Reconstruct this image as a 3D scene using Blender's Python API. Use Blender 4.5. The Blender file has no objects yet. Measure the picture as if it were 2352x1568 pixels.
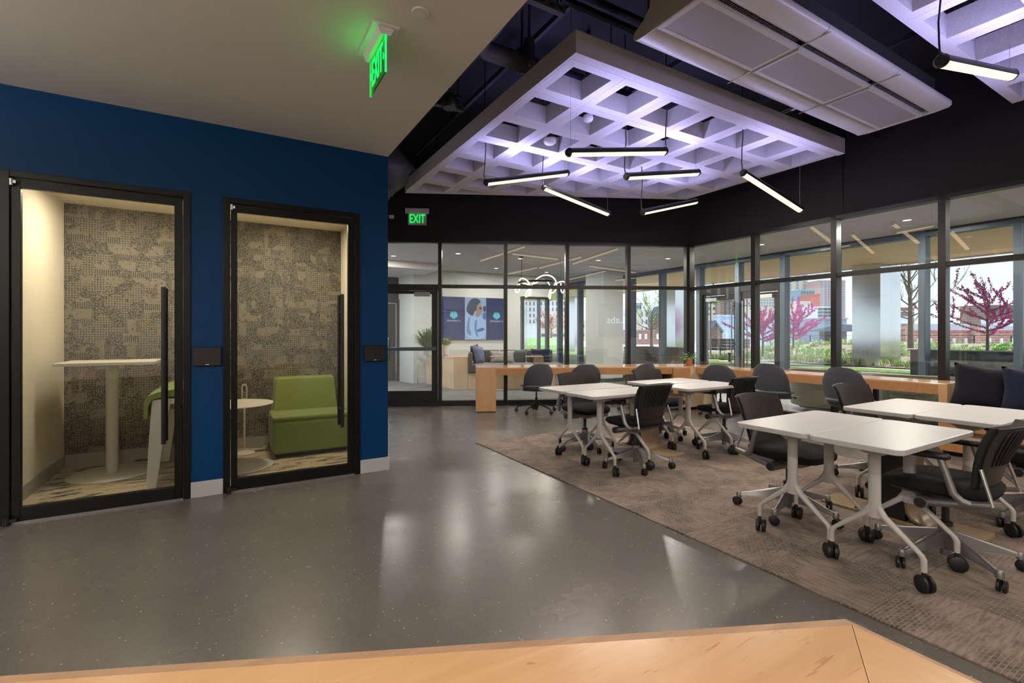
import bpy, bmesh, math, random
from mathutils import Vector, Matrix
from mathutils.geometry import tessellate_polygon
R = math.radians
rnd = random.Random(7)
C = bpy.context.scene.collection
sc = bpy.context.scene

# ------------------------------------------------------------------ camera, world, exposure
CAMH = 1.3
cam_d = bpy.data.cameras.new('camera'); cam = bpy.data.objects.new('camera', cam_d); C.objects.link(cam)
cam.location = (0, 0, CAMH); cam.rotation_euler = (R(90), 0, R(-30.5))
cam_d.sensor_width = 36; cam_d.lens = 36 * 1100 / 2352; cam_d.shift_y = -17 / 2352
cam_d.clip_start = 0.05; cam_d.clip_end = 600
sc.camera = cam
w = bpy.data.worlds.new('sky'); sc.world = w; w.use_nodes = True
nt = w.node_tree; bg = nt.nodes['Background']
tc = nt.nodes.new('ShaderNodeTexCoord'); sp = nt.nodes.new('ShaderNodeSeparateXYZ'); rp = nt.nodes.new('ShaderNodeValToRGB')
nt.links.new(tc.outputs['Generated'], sp.inputs[0]); nt.links.new(sp.outputs['Z'], rp.inputs[0]); nt.links.new(rp.outputs[0], bg.inputs[0])
rp.color_ramp.elements[0].position = 0.0; rp.color_ramp.elements[0].color = (0.86, 0.9, 0.97, 1)
rp.color_ramp.elements[1].position = 0.7; rp.color_ramp.elements[1].color = (0.50, 0.66, 0.95, 1)
bg.inputs[1].default_value = 1.75
sun_d = bpy.data.lights.new('sun', 'SUN'); sun = bpy.data.objects.new('sun', sun_d); C.objects.link(sun)
sun_d.energy = 10.0; sun_d.angle = R(12); sun_d.color = (1, .96, .88)
sun.rotation_euler = Vector((-.60, .42, -.52)).to_track_quat('-Z', 'Y').to_euler()
sc.view_settings.view_transform = 'Standard'; sc.view_settings.look = 'None'
sc.view_settings.exposure = 0.0; sc.view_settings.gamma = 1; sc.view_settings.use_curve_mapping = False
sc.cycles.use_denoising = True
sc.cycles.max_bounces = 7; sc.cycles.diffuse_bounces = 3; sc.cycles.glossy_bounces = 4
sc.cycles.transmission_bounces = 4; sc.cycles.transparent_max_bounces = 24
sc.cycles.sample_clamp_indirect = 4; sc.cycles.caustics_reflective = False; sc.cycles.caustics_refractive = False

# ------------------------------------------------------------------ pixel helper (2352x1568 frame) used to derive real positions
FX, FY = math.sin(R(30.5)), math.cos(R(30.5)); RX, RY = math.cos(R(30.5)), -math.sin(R(30.5))
def atd(x, y, d):
    l = d * (x - 1176) / 1100
    return Vector((d * FX + l * RX, d * FY + l * RY, CAMH - (y - 767) * d / 1100))

# ------------------------------------------------------------------ materials
M = {}
def mat(name, col, rough=.6, metal=0, spec=.5, noise=None, bump=None, coat=0, emit=None, sheen=0, stretch=(1, 1, 1)):
    m = bpy.data.materials.new(name); m.use_nodes = True; nt = m.node_tree; b = nt.nodes['Principled BSDF']
    b.inputs['Base Color'].default_value = (*col, 1); b.inputs['Roughness'].default_value = rough
    b.inputs['Metallic'].default_value = metal; b.inputs['Specular IOR Level'].default_value = spec
    b.inputs['Coat Weight'].default_value = coat
    if sheen: b.inputs['Sheen Weight'].default_value = sheen
    if emit: b.inputs['Emission Color'].default_value = (*emit[0], 1); b.inputs['Emission Strength'].default_value = emit[1]
    if noise or bump:
        t = nt.nodes.new('ShaderNodeTexCoord'); mp = nt.nodes.new('ShaderNodeMapping'); mp.inputs['Scale'].default_value = stretch
        nt.links.new(t.outputs['Object'], mp.inputs[0])
    if noise:                       # (scale, colour2, detail)
        n = nt.nodes.new('ShaderNodeTexNoise'); n.inputs['Scale'].default_value = noise[0]; n.inputs['Detail'].default_value = noise[2] if len(noise) > 2 else 4
        nt.links.new(mp.outputs[0], n.inputs['Vector'])
        mx = nt.nodes.new('ShaderNodeMix'); mx.data_type = 'RGBA'; mx.inputs['A'].default_value = (*col, 1); mx.inputs['B'].default_value = (*noise[1], 1)
        cr = nt.nodes.new('ShaderNodeMapRange'); cr.inputs['From Min'].default_value = .35; cr.inputs['From Max'].default_value = .65
        nt.links.new(n.outputs['Fac'], cr.inputs[0]); nt.links.new(cr.outputs[0], mx.inputs['Factor']); nt.links.new(mx.outputs['Result'], b.inputs['Base Color'])
    if bump:                        # (scale, strength)
        n2 = nt.nodes.new('ShaderNodeTexNoise'); n2.inputs['Scale'].default_value = bump[0]; n2.inputs['Detail'].default_value = 3
        nt.links.new(mp.outputs[0], n2.inputs['Vector']); bp = nt.nodes.new('ShaderNodeBump'); bp.inputs['Strength'].default_value = bump[1]; bp.inputs['Distance'].default_value = .004
        nt.links.new(n2.outputs['Fac'], bp.inputs['Height']); nt.links.new(bp.outputs[0], b.inputs['Normal'])
    M[name] = m; return m
def N(m, t, **kw):
    n = m.node_tree.nodes.new(t)
    for k, v in kw.items():
        if k in n.inputs: n.inputs[k].default_value = v
        else: setattr(n, k, v)
    return n
def LK(m, a, b): m.node_tree.links.new(a, b)
def P(m): return m.node_tree.nodes['Principled BSDF']

mat('corridor_floor', (.42, .42, .40), .3, noise=(2, (.34, .34, .33), 5))
mat('white_paint', (.62, .60, .57), .7, bump=(220, .12))
mat('soffit_paint', (.70, .68, .64), .75, bump=(160, .15))
mat('lobby_paint', (.50, .525, .51), .7)
mat('booth_white', (.78, .70, .55), .65, bump=(160, .1))
mat('blue_paint', (.0004, .033, .112), .5, spec=.15, bump=(180, .12))
mat('black_paint', (.019, .0165, .0185), .6, spec=.25, bump=(150, .1))
mat('plenum_black', (.012, .012, .016), .7)
mat('pipe_black', (.05, .048, .052), .55, bump=(60, .2))
mat('black_metal', (.012, .012, .013), .32, .3)
mat('frame_metal', (.024, .023, .023), .35, .4)
mat('facade_metal', (.10, .13, .16), .4, .5)
mat('door_frame_black', (.0035, .0035, .0035), .4, spec=.2)
mat('baseboard_white', (.50, .49, .50), .4)
mat('baseboard_tan', (.32, .28, .22), .5)
mat('baseboard_dark', (.06, .065, .07), .5)
mat('felt', (.62, .60, .62), .95, noise=(90, (.52, .50, .52), 6), bump=(300, .35))
mat('beam_paint', (.60, .58, .53), .35)
mat('beam_dark', (.05, .05, .05), .6)
mat('coil_fin', (.18, .18, .18), .4, .5)
mat('laminate_white', (.50, .50, .51), .34)
mat('leg_white', (.52, .50, .49), .35)
mat('alu', (.30, .295, .30), .42, .8)
mat('alu_light', (.55, .54, .53), .3, .9)
mat('steel', (.55, .54, .52), .25, 1)
mat('black_plastic', (.014, .014, .015), .38, bump=(500, .12))
mat('rubber', (.008, .008, .009), .5)
mat('chair_fabric', (.014, .0125, .012), .9, sheen=.05, bump=(700, .35))
mat('chair_seat_fabric', (.006, .007, .008), .9, spec=.3, sheen=.02, bump=(700, .35))
mat('shell_fabric', (.052, .059, .076), .9, sheen=.08, noise=(180, (.038, .043, .058), 3), bump=(500, .3))
mat('shell_seat', (.05, .075, .10), .5, sheen=.3)
mat('green_fabric', (.20, .26, .055), .85, sheen=.2, noise=(300, (.16, .215, .045), 2), bump=(600, .3))
mat('navy_fabric', (.006, .009, .030), .9, spec=.3, sheen=.04, bump=(300, .25))
mat('navy_dark_fabric', (.006, .006, .013), .9, spec=.3, sheen=.03, bump=(300, .25))
mat('denim_fabric', (.035, .07, .14), .9, sheen=.2, noise=(40, (.06, .11, .2), 4))
mat('speckle_fabric', (.32, .32, .31), .9, noise=(60, (.14, .15, .16), 5), stretch=(1, 1, .3))
mat('sofa_grey', (.065, .072, .076), .8, sheen=.15, bump=(300, .2))
mat('olive_fabric', (.10, .105, .07), .8, sheen=.2, bump=(300, .2))
mat('powder_white', (.62, .58, .50), .45)
mat('terracotta', (.42, .17, .07), .7, noise=(12, (.35, .13, .05)))
mat('ceramic', (.6, .6, .57), .4)
mat('leaf', (.03, .10, .015), .45, noise=(25, (.06, .19, .025)))
mat('leaf_bright', (.12, .24, .02), .5, noise=(25, (.2, .32, .03)))
mat('soil', (.03, .02, .012), .9)
mat('tablet', (.006, .006, .007), .12)
mat('white_plastic', (.7, .7, .7), .35)
mat('insulation', (.06, .06, .07), .5, bump=(9, 1.0))
mat('cord', (.008, .008, .009), .5)
mat('brass', (.5, .3, .1), .35, 1)
# exterior
mat('paving', (.58, .57, .55), .8, noise=(3, (.64, .63, .61), 6))
mat('lawn', (.15, .27, .05), .9, noise=(9, (.20, .33, .07), 8), bump=(80, .8))
mat('mulch', (.44, .33, .25), .95, noise=(14, (.30, .22, .16), 8), bump=(30, 1))
mat('grass_blade', (.38, .55, .22), .7, noise=(1.2, (.62, .66, .38), 3))
mat('groundcover', (.42, .66, .06), .7, noise=(2.2, (.24, .46, .10), 3))
mat('shrub', (.24, .42, .20), .7, noise=(6, (.40, .56, .30), 3))
mat('bark', (.22, .18, .15), .9, noise=(20, (.08, .065, .055)))
mat('blossom', (.72, .07, .44), .7, noise=(3, (.86, .26, .62), 3))
mat('new_leaf', (.35, .55, .05), .7)
mat('concrete', (.30, .28, .25), .8, noise=(4, (.24, .225, .2), 8))
mat('steel_clad', (.62, .64, .66), .18, 1, bump=(3, .35))
mat('planter_dark', (.035, .037, .04), .4, .2)
mat('planter_band', (.16, .16, .15), .5)
mat('board_wood', (.20, .15, .13), .8, noise=(12, (.14, .105, .095), 5), stretch=(1, 1, 6))
mat('asphalt_roof', (.20, .22, .25), .9)
mat('red_trim', (.5, .12, .12), .6)
mat('win_glass', (.10, .15, .2), .1, .3)
mat('win_frame_white', (.8, .8, .8), .5)
def brick_mat(name, c1, c2, mortar, s=1.0):
    m = mat(name, c1, .9); t = N(m, 'ShaderNodeTexCoord'); b = N(m, 'ShaderNodeTexBrick'); mp = N(m, 'ShaderNodeMapping')
    mp.inputs['Rotation'].default_value = (R(90), 0, 0)
    LK(m, t.outputs['Object'], mp.inputs[0]); LK(m, mp.outputs[0], b.inputs['Vector'])
    b.inputs['Color1'].default_value = (*c1, 1); b.inputs['Color2'].default_value = (*c2, 1); b.inputs['Mortar'].default_value = (*mortar, 1)
    b.inputs['Scale'].default_value = s; b.inputs['Brick Width'].default_value = .6; b.inputs['Row Height'].default_value = .22; b.inputs['Mortar Size'].default_value = .03
    LK(m, b.outputs['Color'], P(m).inputs['Base Color']); return m
brick_mat('brick_red', (.42, .16, .12), (.50, .22, .17), (.5, .4, .36))
brick_mat('brick_brown', (.20, .11, .085), (.26, .15, .12), (.3, .24, .2))
brick_mat('block_blue', (.55, .66, .80), (.60, .70, .83), (.50, .60, .72), .7)
for n_, c_ in dict(stucco_cream=(.72, .62, .48), stucco_white=(.76, .76, .76), stucco_pink=(.66, .42, .38), stucco_grey=(.42, .45, .52), panel_red=(.52, .14, .09), tower_glass=(.22, .34, .42), tower_beige=(.68, .60, .48), tower_dark=(.09, .11, .14)).items():
    mat(n_, c_, .7)

def emis(name, col, s):
    m = bpy.data.materials.new(name); m.use_nodes = True; nt = m.node_tree; nt.nodes.remove(nt.nodes['Principled BSDF'])
    e = nt.nodes.new('ShaderNodeEmission'); e.inputs[0].default_value = (*col, 1); e.inputs[1].default_value = s
    nt.links.new(e.outputs[0], nt.nodes['Material Output'].inputs[0]); M[name] = m; return m
emis('lamp_warm', (1, .68, .42), 2.2); emis('lamp_lav', (.45, .42, 1), 2.5); emis('disc_glow', (1, .90, .76), 3.0)
emis('down_glow', (1, .86, .66), 4.0); emis('exit_green', (.02, 1, .16), 1.3); emis('ring_glow', (1, .82, .62), 2.2)
emis('bollard_glow', (1, .7, .5), 1.2); emis('screen_white', (.55, .66, .9), .8)
emis('screen_navy', (.012, .030, .115), 1.0); emis('screen_logo_a', (.08, .50, .75), .9); emis('screen_logo_b', (.03, .45, .38), .9)
emis('photo_bg', (.36, .44, .66), .8); emis('photo_gown', (.42, .60, .90), .75); emis('photo_gown_dark', (.16, .34, .62), .7)
emis('photo_hair', (.035, .07, .11), .9); emis('photo_skin', (.42, .27, .26), .8); emis('photo_glove', (.05, .14, .45), .9)

def glass(name, tint, ior=1.5, rough=0.0):
    m = bpy.data.materials.new(name); m.use_nodes = True; nt = m.node_tree; nt.nodes.remove(nt.nodes['Principled BSDF'])
    tr = nt.nodes.new('ShaderNodeBsdfTransparent'); tr.inputs[0].default_value = (*tint, 1)
    gl = nt.nodes.new('ShaderNodeBsdfGlossy'); gl.inputs['Roughness'].default_value = rough; gl.inputs[0].default_value = (1, 1, 1, 1)
    lw_ = nt.nodes.new('ShaderNodeLayerWeight'); pw = nt.nodes.new('ShaderNodeMath'); pw.operation = 'POWER'; pw.inputs[1].default_value = 5
    nt.links.new(lw_.outputs['Facing'], pw.inputs[0]); f0 = ((ior - 1) / (ior + 1)) ** 2      # Schlick, the same on both faces of a thin pane
    fr = nt.nodes.new('ShaderNodeMath'); fr.operation = 'MULTIPLY_ADD'; fr.inputs[1].default_value = 1 - f0; fr.inputs[2].default_value = f0; nt.links.new(pw.outputs[0], fr.inputs[0])
    mx = nt.nodes.new('ShaderNodeMixShader'); nt.links.new(fr.outputs[0], mx.inputs[0]); nt.links.new(tr.outputs[0], mx.inputs[1]); nt.links.new(gl.outputs[0], mx.inputs[2])
    nt.links.new(mx.outputs[0], nt.nodes['Material Output'].inputs[0]); M[name] = m; return m
glass('glass_clear', (.97, .985, .98), 1.75); glass('glass_booth', (.93, .95, .94), 1.45); glass('glass_facade', (.93, .96, .96))
glass('acrylic_green', (.10, .62, .18))

# maple wood: figured grain
def wood(name, c1, c2, axis='X', rough=.35, coat=.0, flecks=True):
    m = mat(name, c1, rough, coat=coat)
    t = N(m, 'ShaderNodeTexCoord'); mp = N(m, 'ShaderNodeMapping'); LK(m, t.outputs['Object'], mp.inputs[0])
    s = {'X': (1.2, 9, 9), 'Y': (9, 1.2, 9), 'Z': (9, 9, 1.2)}[axis]; mp.inputs['Scale'].default_value = s
    n = N(m, 'ShaderNodeTexNoise', Scale=1.6, Detail=8, Roughness=.65, Distortion=.8); LK(m, mp.outputs[0], n.inputs['Vector'])
    r = N(m, 'ShaderNodeValToRGB'); LK(m, n.outputs['Fac'], r.inputs[0])
    r.color_ramp.elements[0].position = .3; r.color_ramp.elements[0].color = (*c2, 1); r.color_ramp.elements[1].position = .7; r.color_ramp.elements[1].color = (*c1, 1)
    n2 = N(m, 'ShaderNodeTexNoise', Scale=5, Detail=5, Distortion=2.5); LK(m, mp.outputs[0], n2.inputs['Vector'])
    r2 = N(m, 'ShaderNodeValToRGB'); LK(m, n2.outputs['Fac'], r2.inputs[0])
    r2.color_ramp.elements[0].position = .66; r2.color_ramp.elements[0].color = (0, 0, 0, 1); r2.color_ramp.elements[1].position = .72; r2.color_ramp.elements[1].color = (.6, .6, .6, 1)
    mx = N(m, 'ShaderNodeMix', data_type='RGBA'); LK(m, r.outputs[0], mx.inputs['A']); mx.inputs['B'].default_value = (c2[0] * .72, c2[1] * .5, c2[2] * .36, 1)
    if flecks: LK(m, r2.outputs[0], mx.inputs['Factor'])
    else: mx.inputs['Factor'].default_value = 0
    LK(m, mx.outputs['Result'], P(m).inputs['Base Color']); return m
wood('maple', (.60, .37, .19), (.50, .29, .135), 'X', .2, coat=.3)
wood('maple_y', (.60, .37, .19), (.50, .29, .135), 'Y', .22)
wood('maple_z', (.56, .35, .19), (.47, .28, .14), 'Z', .35)
wood('maple_apron', (.42, .22, .10), (.34, .165, .07), 'X', .4)
wood('maple_pale', (.66, .50, .33), (.56, .42, .27), 'Z', .4)
wood('oak', (.34, .25, .155), (.22, .155, .095), 'Z', .4, flecks=False)
wood('oak_flat', (.42, .32, .20), (.34, .25, .15), 'Y', .3, flecks=False)
wood('ply_edge', (.42, .26, .15), (.26, .15, .085), 'X', .5, flecks=False)
wood('canopy_wood', (.95, .66, .42), (.80, .52, .31), 'Y', .6, flecks=False)

# polished floor with aggregate chips
m = mat('floor_polished', (.075, .066, .060), .2, spec=.45)
t = N(m, 'ShaderNodeTexCoord'); n = N(m, 'ShaderNodeTexNoise', Scale=1.1, Detail=8, Roughness=.6); LK(m, t.outputs['Object'], n.inputs['Vector'])
r = N(m, 'ShaderNodeValToRGB'); LK(m, n.outputs['Fac'], r.inputs[0])
r.color_ramp.elements[0].position = .35; r.color_ramp.elements[0].color = (.122, .110, .101, 1); r.color_ramp.elements[1].position = .68; r.color_ramp.elements[1].color = (.142, .128, .117, 1)
v = N(m, 'ShaderNodeTexVoronoi', Scale=42); LK(m, t.outputs['Object'], v.inputs['Vector'])
s1 = N(m, 'ShaderNodeSeparateColor'); LK(m, v.outputs['Color'], s1.inputs[0])
c1 = N(m, 'ShaderNodeMath', operation='GREATER_THAN'); c1.inputs[1].default_value = .86; LK(m, s1.outputs[0], c1.inputs[0])
c2 = N(m, 'ShaderNodeMath', operation='LESS_THAN'); c2.inputs[1].default_value = .15; LK(m, v.outputs['Distance'], c2.inputs[0])
c3 = N(m, 'ShaderNodeMath', operation='MULTIPLY'); LK(m, c1.outputs[0], c3.inputs[0]); LK(m, c2.outputs[0], c3.inputs[1])
v2 = N(m, 'ShaderNodeTexNoise', Scale=70, Detail=3, Roughness=.8); LK(m, t.outputs['Object'], v2.inputs['Vector'])
bw = N(m, 'ShaderNodeRGBToBW'); LK(m, v2.outputs['Color'], bw.inputs[0])
mr = N(m, 'ShaderNodeMapRange'); mr.inputs['From Min'].default_value = .3; mr.inputs['From Max'].default_value = .7; mr.inputs['To Min'].default_value = .86; mr.inputs['To Max'].default_value = 1.14; LK(m, bw.outputs[0], mr.inputs[0])
ml = N(m, 'ShaderNodeVectorMath', operation='SCALE'); LK(m, r.outputs[0], ml.inputs[0]); LK(m, mr.outputs[0], ml.inputs['Scale'])
mx = N(m, 'ShaderNodeMix', data_type='RGBA'); LK(m, c3.outputs[0], mx.inputs['Factor']); LK(m, ml.outputs[0], mx.inputs['A']); mx.inputs['B'].default_value = (.48, .41, .31, 1)
LK(m, mx.outputs['Result'], P(m).inputs['Base Color'])
n3 = N(m, 'ShaderNodeTexNoise', Scale=3, Detail=4); LK(m, t.outputs['Object'], n3.inputs['Vector'])
mr3 = N(m, 'ShaderNodeMapRange'); mr3.inputs['To Min'].default_value = .22; mr3.inputs['To Max'].default_value = .31; LK(m, n3.outputs['Fac'], mr3.inputs[0]); LK(m, mr3.outputs[0], P(m).inputs['Roughness'])

# carpets
def carpet(name, c1, c2, c3, s=1):
    m = mat(name, c1, .95, sheen=.1)
    t = N(m, 'ShaderNodeTexCoord'); oi = N(m, 'ShaderNodeObjectInfo')
    sep = N(m, 'ShaderNodeSeparateXYZ'); LK(m, t.outputs['Object'], sep.inputs[0])
    ad = N(m, 'ShaderNodeVectorMath', operation='ADD'); LK(m, t.outputs['Object'], ad.inputs[0]); LK(m, oi.outputs['Location'], ad.inputs[1])
    mp = N(m, 'ShaderNodeMapping'); mp.inputs['Scale'].default_value = (9 * s, 62 * s, 1); LK(m, ad.outputs[0], mp.inputs[0])
    n = N(m, 'ShaderNodeTexNoise', Scale=1.0, Detail=3, Roughness=.7); LK(m, mp.outputs[0], n.inputs['Vector'])
    mpb = N(m, 'ShaderNodeMapping'); mpb.inputs['Scale'].default_value = (38 * s, 62 * s, 1); LK(m, ad.outputs[0], mpb.inputs[0])
    br = N(m, 'ShaderNodeTexBrick', Scale=1.0); br.inputs['Mortar Size'].default_value = .16; br.inputs['Mortar Smooth'].default_value = .6; br.inputs['Row Height'].default_value = 1; br.inputs['Brick Width'].default_value = 1.5
    br.inputs['Color1'].default_value = (0, 0, 0, 1); br.inputs['Color2'].default_value = (.5, .5, .5, 1); br.inputs['Mortar'].default_value = (1, 1, 1, 1); LK(m, mpb.outputs[0], br.inputs['Vector'])
    big = N(m, 'ShaderNodeTexNoise', Scale=3.2 * s, Detail=2); LK(m, ad.outputs[0], big.inputs['Vector'])
    bigr = N(m, 'ShaderNodeMapRange'); bigr.inputs['From Min'].default_value = .45; bigr.inputs['From Max'].default_value = .58; LK(m, big.outputs['Fac'], bigr.inputs[0])
    r = N(m, 'ShaderNodeValToRGB'); LK(m, n.outputs['Fac'], r.inputs[0]); r.color_ramp.elements[0].position = .36; r.color_ramp.elements[0].color = (*c2, 1); r.color_ramp.elements[1].position = .58; r.color_ramp.elements[1].color = (*c1, 1)
    mx = N(m, 'ShaderNodeMix', data_type='RGBA'); dk = N(m, 'ShaderNodeMath', operation='MULTIPLY'); LK(m, bigr.outputs[0], dk.inputs[0])
    inv = N(m, 'ShaderNodeMath', operation='SUBTRACT'); inv.inputs[0].default_value = 1; bwn = N(m, 'ShaderNodeRGBToBW'); LK(m, br.outputs['Color'], bwn.inputs[0]); LK(m, bwn.outputs[0], inv.inputs[1]); LK(m, inv.outputs[0], dk.inputs[1])
    LK(m, dk.outputs[0], mx.inputs['Factor']); LK(m, r.outputs[0], mx.inputs['A']); mx.inputs['B'].default_value = (*c3, 1)
    br2 = N(m, 'ShaderNodeMapRange'); br2.inputs['To Min'].default_value = .86; br2.inputs['To Max'].default_value = 1.12; LK(m, oi.outputs['Random'], br2.inputs[0])
    sc_ = N(m, 'ShaderNodeVectorMath', operation='SCALE'); LK(m, mx.outputs['Result'], sc_.inputs[0]); LK(m, br2.outputs[0], sc_.inputs['Scale'])
    LK(m, sc_.outputs[0], P(m).inputs['Base Color'])
    bp = N(m, 'ShaderNodeBump', Strength=.6, Distance=.004); n4 = N(m, 'ShaderNodeTexNoise', Scale=220, Detail=2); LK(m, t.outputs['Object'], n4.inputs['Vector']); LK(m, n4.outputs['Fac'], bp.inputs['Height']); LK(m, bp.outputs[0], P(m).inputs['Normal'])
    return m
carpet('carpet_tile', (.27, .21, .168), (.15, .115, .09), (.07, .053, .043))
carpet('carpet_grey', (.13, .13, .122), (.08, .08, .077), (.055, .056, .055), .7)
m = mat('booth_carpet', (.5, .4, .26), .95)
t = N(m, 'ShaderNodeTexCoord'); mp = N(m, 'ShaderNodeMapping'); mp.inputs['Scale'].default_value = (2.2, 6.5, 1); mp.inputs['Rotation'].default_value = (0, 0, R(25)); LK(m, t.outputs['Object'], mp.inputs[0])
n = N(m, 'ShaderNodeTexNoise', Scale=1.6, Detail=9, Roughness=.72, Distortion=.6); LK(m, mp.outputs[0], n.inputs['Vector'])
r = N(m, 'ShaderNodeValToRGB'); LK(m, n.outputs['Fac'], r.inputs[0]); e = r.color_ramp.elements
e[0].position = .38; e[0].color = (.015, .02, .04, 1); e[1].position = .52; e[1].color = (.46, .36, .22, 1)
e.new(.42).color = (.03, .055, .075, 1); e.new(.455).color = (.22, .19, .12, 1); e.new(.48).color = (.40, .31, .19, 1)
LK(m, r.outputs[0], P(m).inputs['Base Color'])

# wallpaper: line-drawn city blocks
m = mat('wallpaper', (.3, .27, .21), .8)
t = N(m, 'ShaderNodeTexCoord'); mp = N(m, 'ShaderNodeMapping'); LK(m, t.outputs['Object'], mp.inputs[0]); mp.inputs['Rotation'].default_value = (R(90), 0, 0)
v = N(m, 'ShaderNodeTexVoronoi', Scale=8.5, distance='CHEBYCHEV'); LK(m, mp.outputs[0], v.inputs['Vector'])
sep = N(m, 'ShaderNodeSeparateColor'); LK(m, v.outputs['Color'], sep.inputs[0])
def stripes(sx, sy, thr):
    mpx = N(m, 'ShaderNodeMapping'); mpx.inputs['Scale'].default_value = (sx, sy, 1); LK(m, mp.outputs[0], mpx.inputs[0])
    b = N(m, 'ShaderNodeTexBrick', Scale=1.0); b.inputs['Mortar Size'].default_value = thr; b.inputs['Mortar Smooth'].default_value = 0; b.inputs['Row Height'].default_value = 1; b.inputs['Brick Width'].default_value = 1; b.offset = 0
    b.inputs['Color1'].default_value = b.inputs['Color2'].default_value = (0, 0, 0, 1); b.inputs['Mortar'].default_value = (1, 1, 1, 1); LK(m, mpx.outputs[0], b.inputs['Vector']); return b.outputs['Color']
sa = stripes(60, 6, .30); sb = stripes(8, 66, .28); sd = stripes(46, 42, .26); 
nn = N(m, 'ShaderNodeTexNoise', Scale=85, Detail=3, Roughness=.8); LK(m, mp.outputs[0], nn.inputs['Vector']); nr = N(m, 'ShaderNodeMath', operation='GREATER_THAN'); nr.inputs[1].default_value = .5; LK(m, nn.outputs['Fac'], nr.inputs[0])
def pick(a, b, ch, th):
    g = N(m, 'ShaderNodeMath', operation='GREATER_THAN'); g.inputs[1].default_value = th; LK(m, sep.outputs[ch], g.inputs[0])
    x = N(m, 'ShaderNodeMix', data_type='RGBA'); LK(m, g.outputs[0], x.inputs['Factor']); LK(m, a, x.inputs['A']); LK(m, b, x.inputs['B']); return x.outputs['Result']
o = pick(sa, sb, 0, .62); o = pick(o, sd, 1, .62); o = pick(o, nr.outputs[0], 2, .55)
n5 = N(m, 'ShaderNodeTexNoise', Scale=38, Detail=5, Roughness=.8); LK(m, mp.outputs[0], n5.inputs['Vector'])
r5 = N(m, 'ShaderNodeMath', operation='GREATER_THAN'); r5.inputs[1].default_value = .585; LK(m, n5.outputs['Fac'], r5.inputs[0])
mm = N(m, 'ShaderNodeMix', data_type='RGBA'); LK(m, r5.outputs[0], mm.inputs['Factor']); LK(m, o, mm.inputs['A']); mm.inputs['B'].default_value = (.0, .0, .0, 1)
mc = N(m, 'ShaderNodeMix', data_type='RGBA'); LK(m, mm.outputs['Result'], mc.inputs['Factor']); mc.inputs['A'].default_value = (.020, .022, .022, 1); mc.inputs['B'].default_value = (.195, .17, .128, 1)
LK(m, mc.outputs['Result'], P(m).inputs['Base Color'])

# perforated metal of the chilled beam
m = mat('perforated', (.34, .335, .33), .45)
t = N(m, 'ShaderNodeTexCoord'); v = N(m, 'ShaderNodeTexVoronoi', Scale=95); v.inputs['Randomness'].default_value = 0; LK(m, t.outputs['Object'], v.inputs['Vector'])
g = N(m, 'ShaderNodeMath', operation='LESS_THAN'); g.inputs[1].default_value = .32; LK(m, v.outputs['Distance'], g.inputs[0])
x = N(m, 'ShaderNodeMix', data_type='RGBA'); LK(m, g.outputs[0], x.inputs['Factor']); x.inputs['A'].default_value = (.42, .41, .40, 1); x.inputs['B'].default_value = (.12, .12, .12, 1); LK(m, x.outputs['Result'], P(m).inputs['Base Color'])

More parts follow.
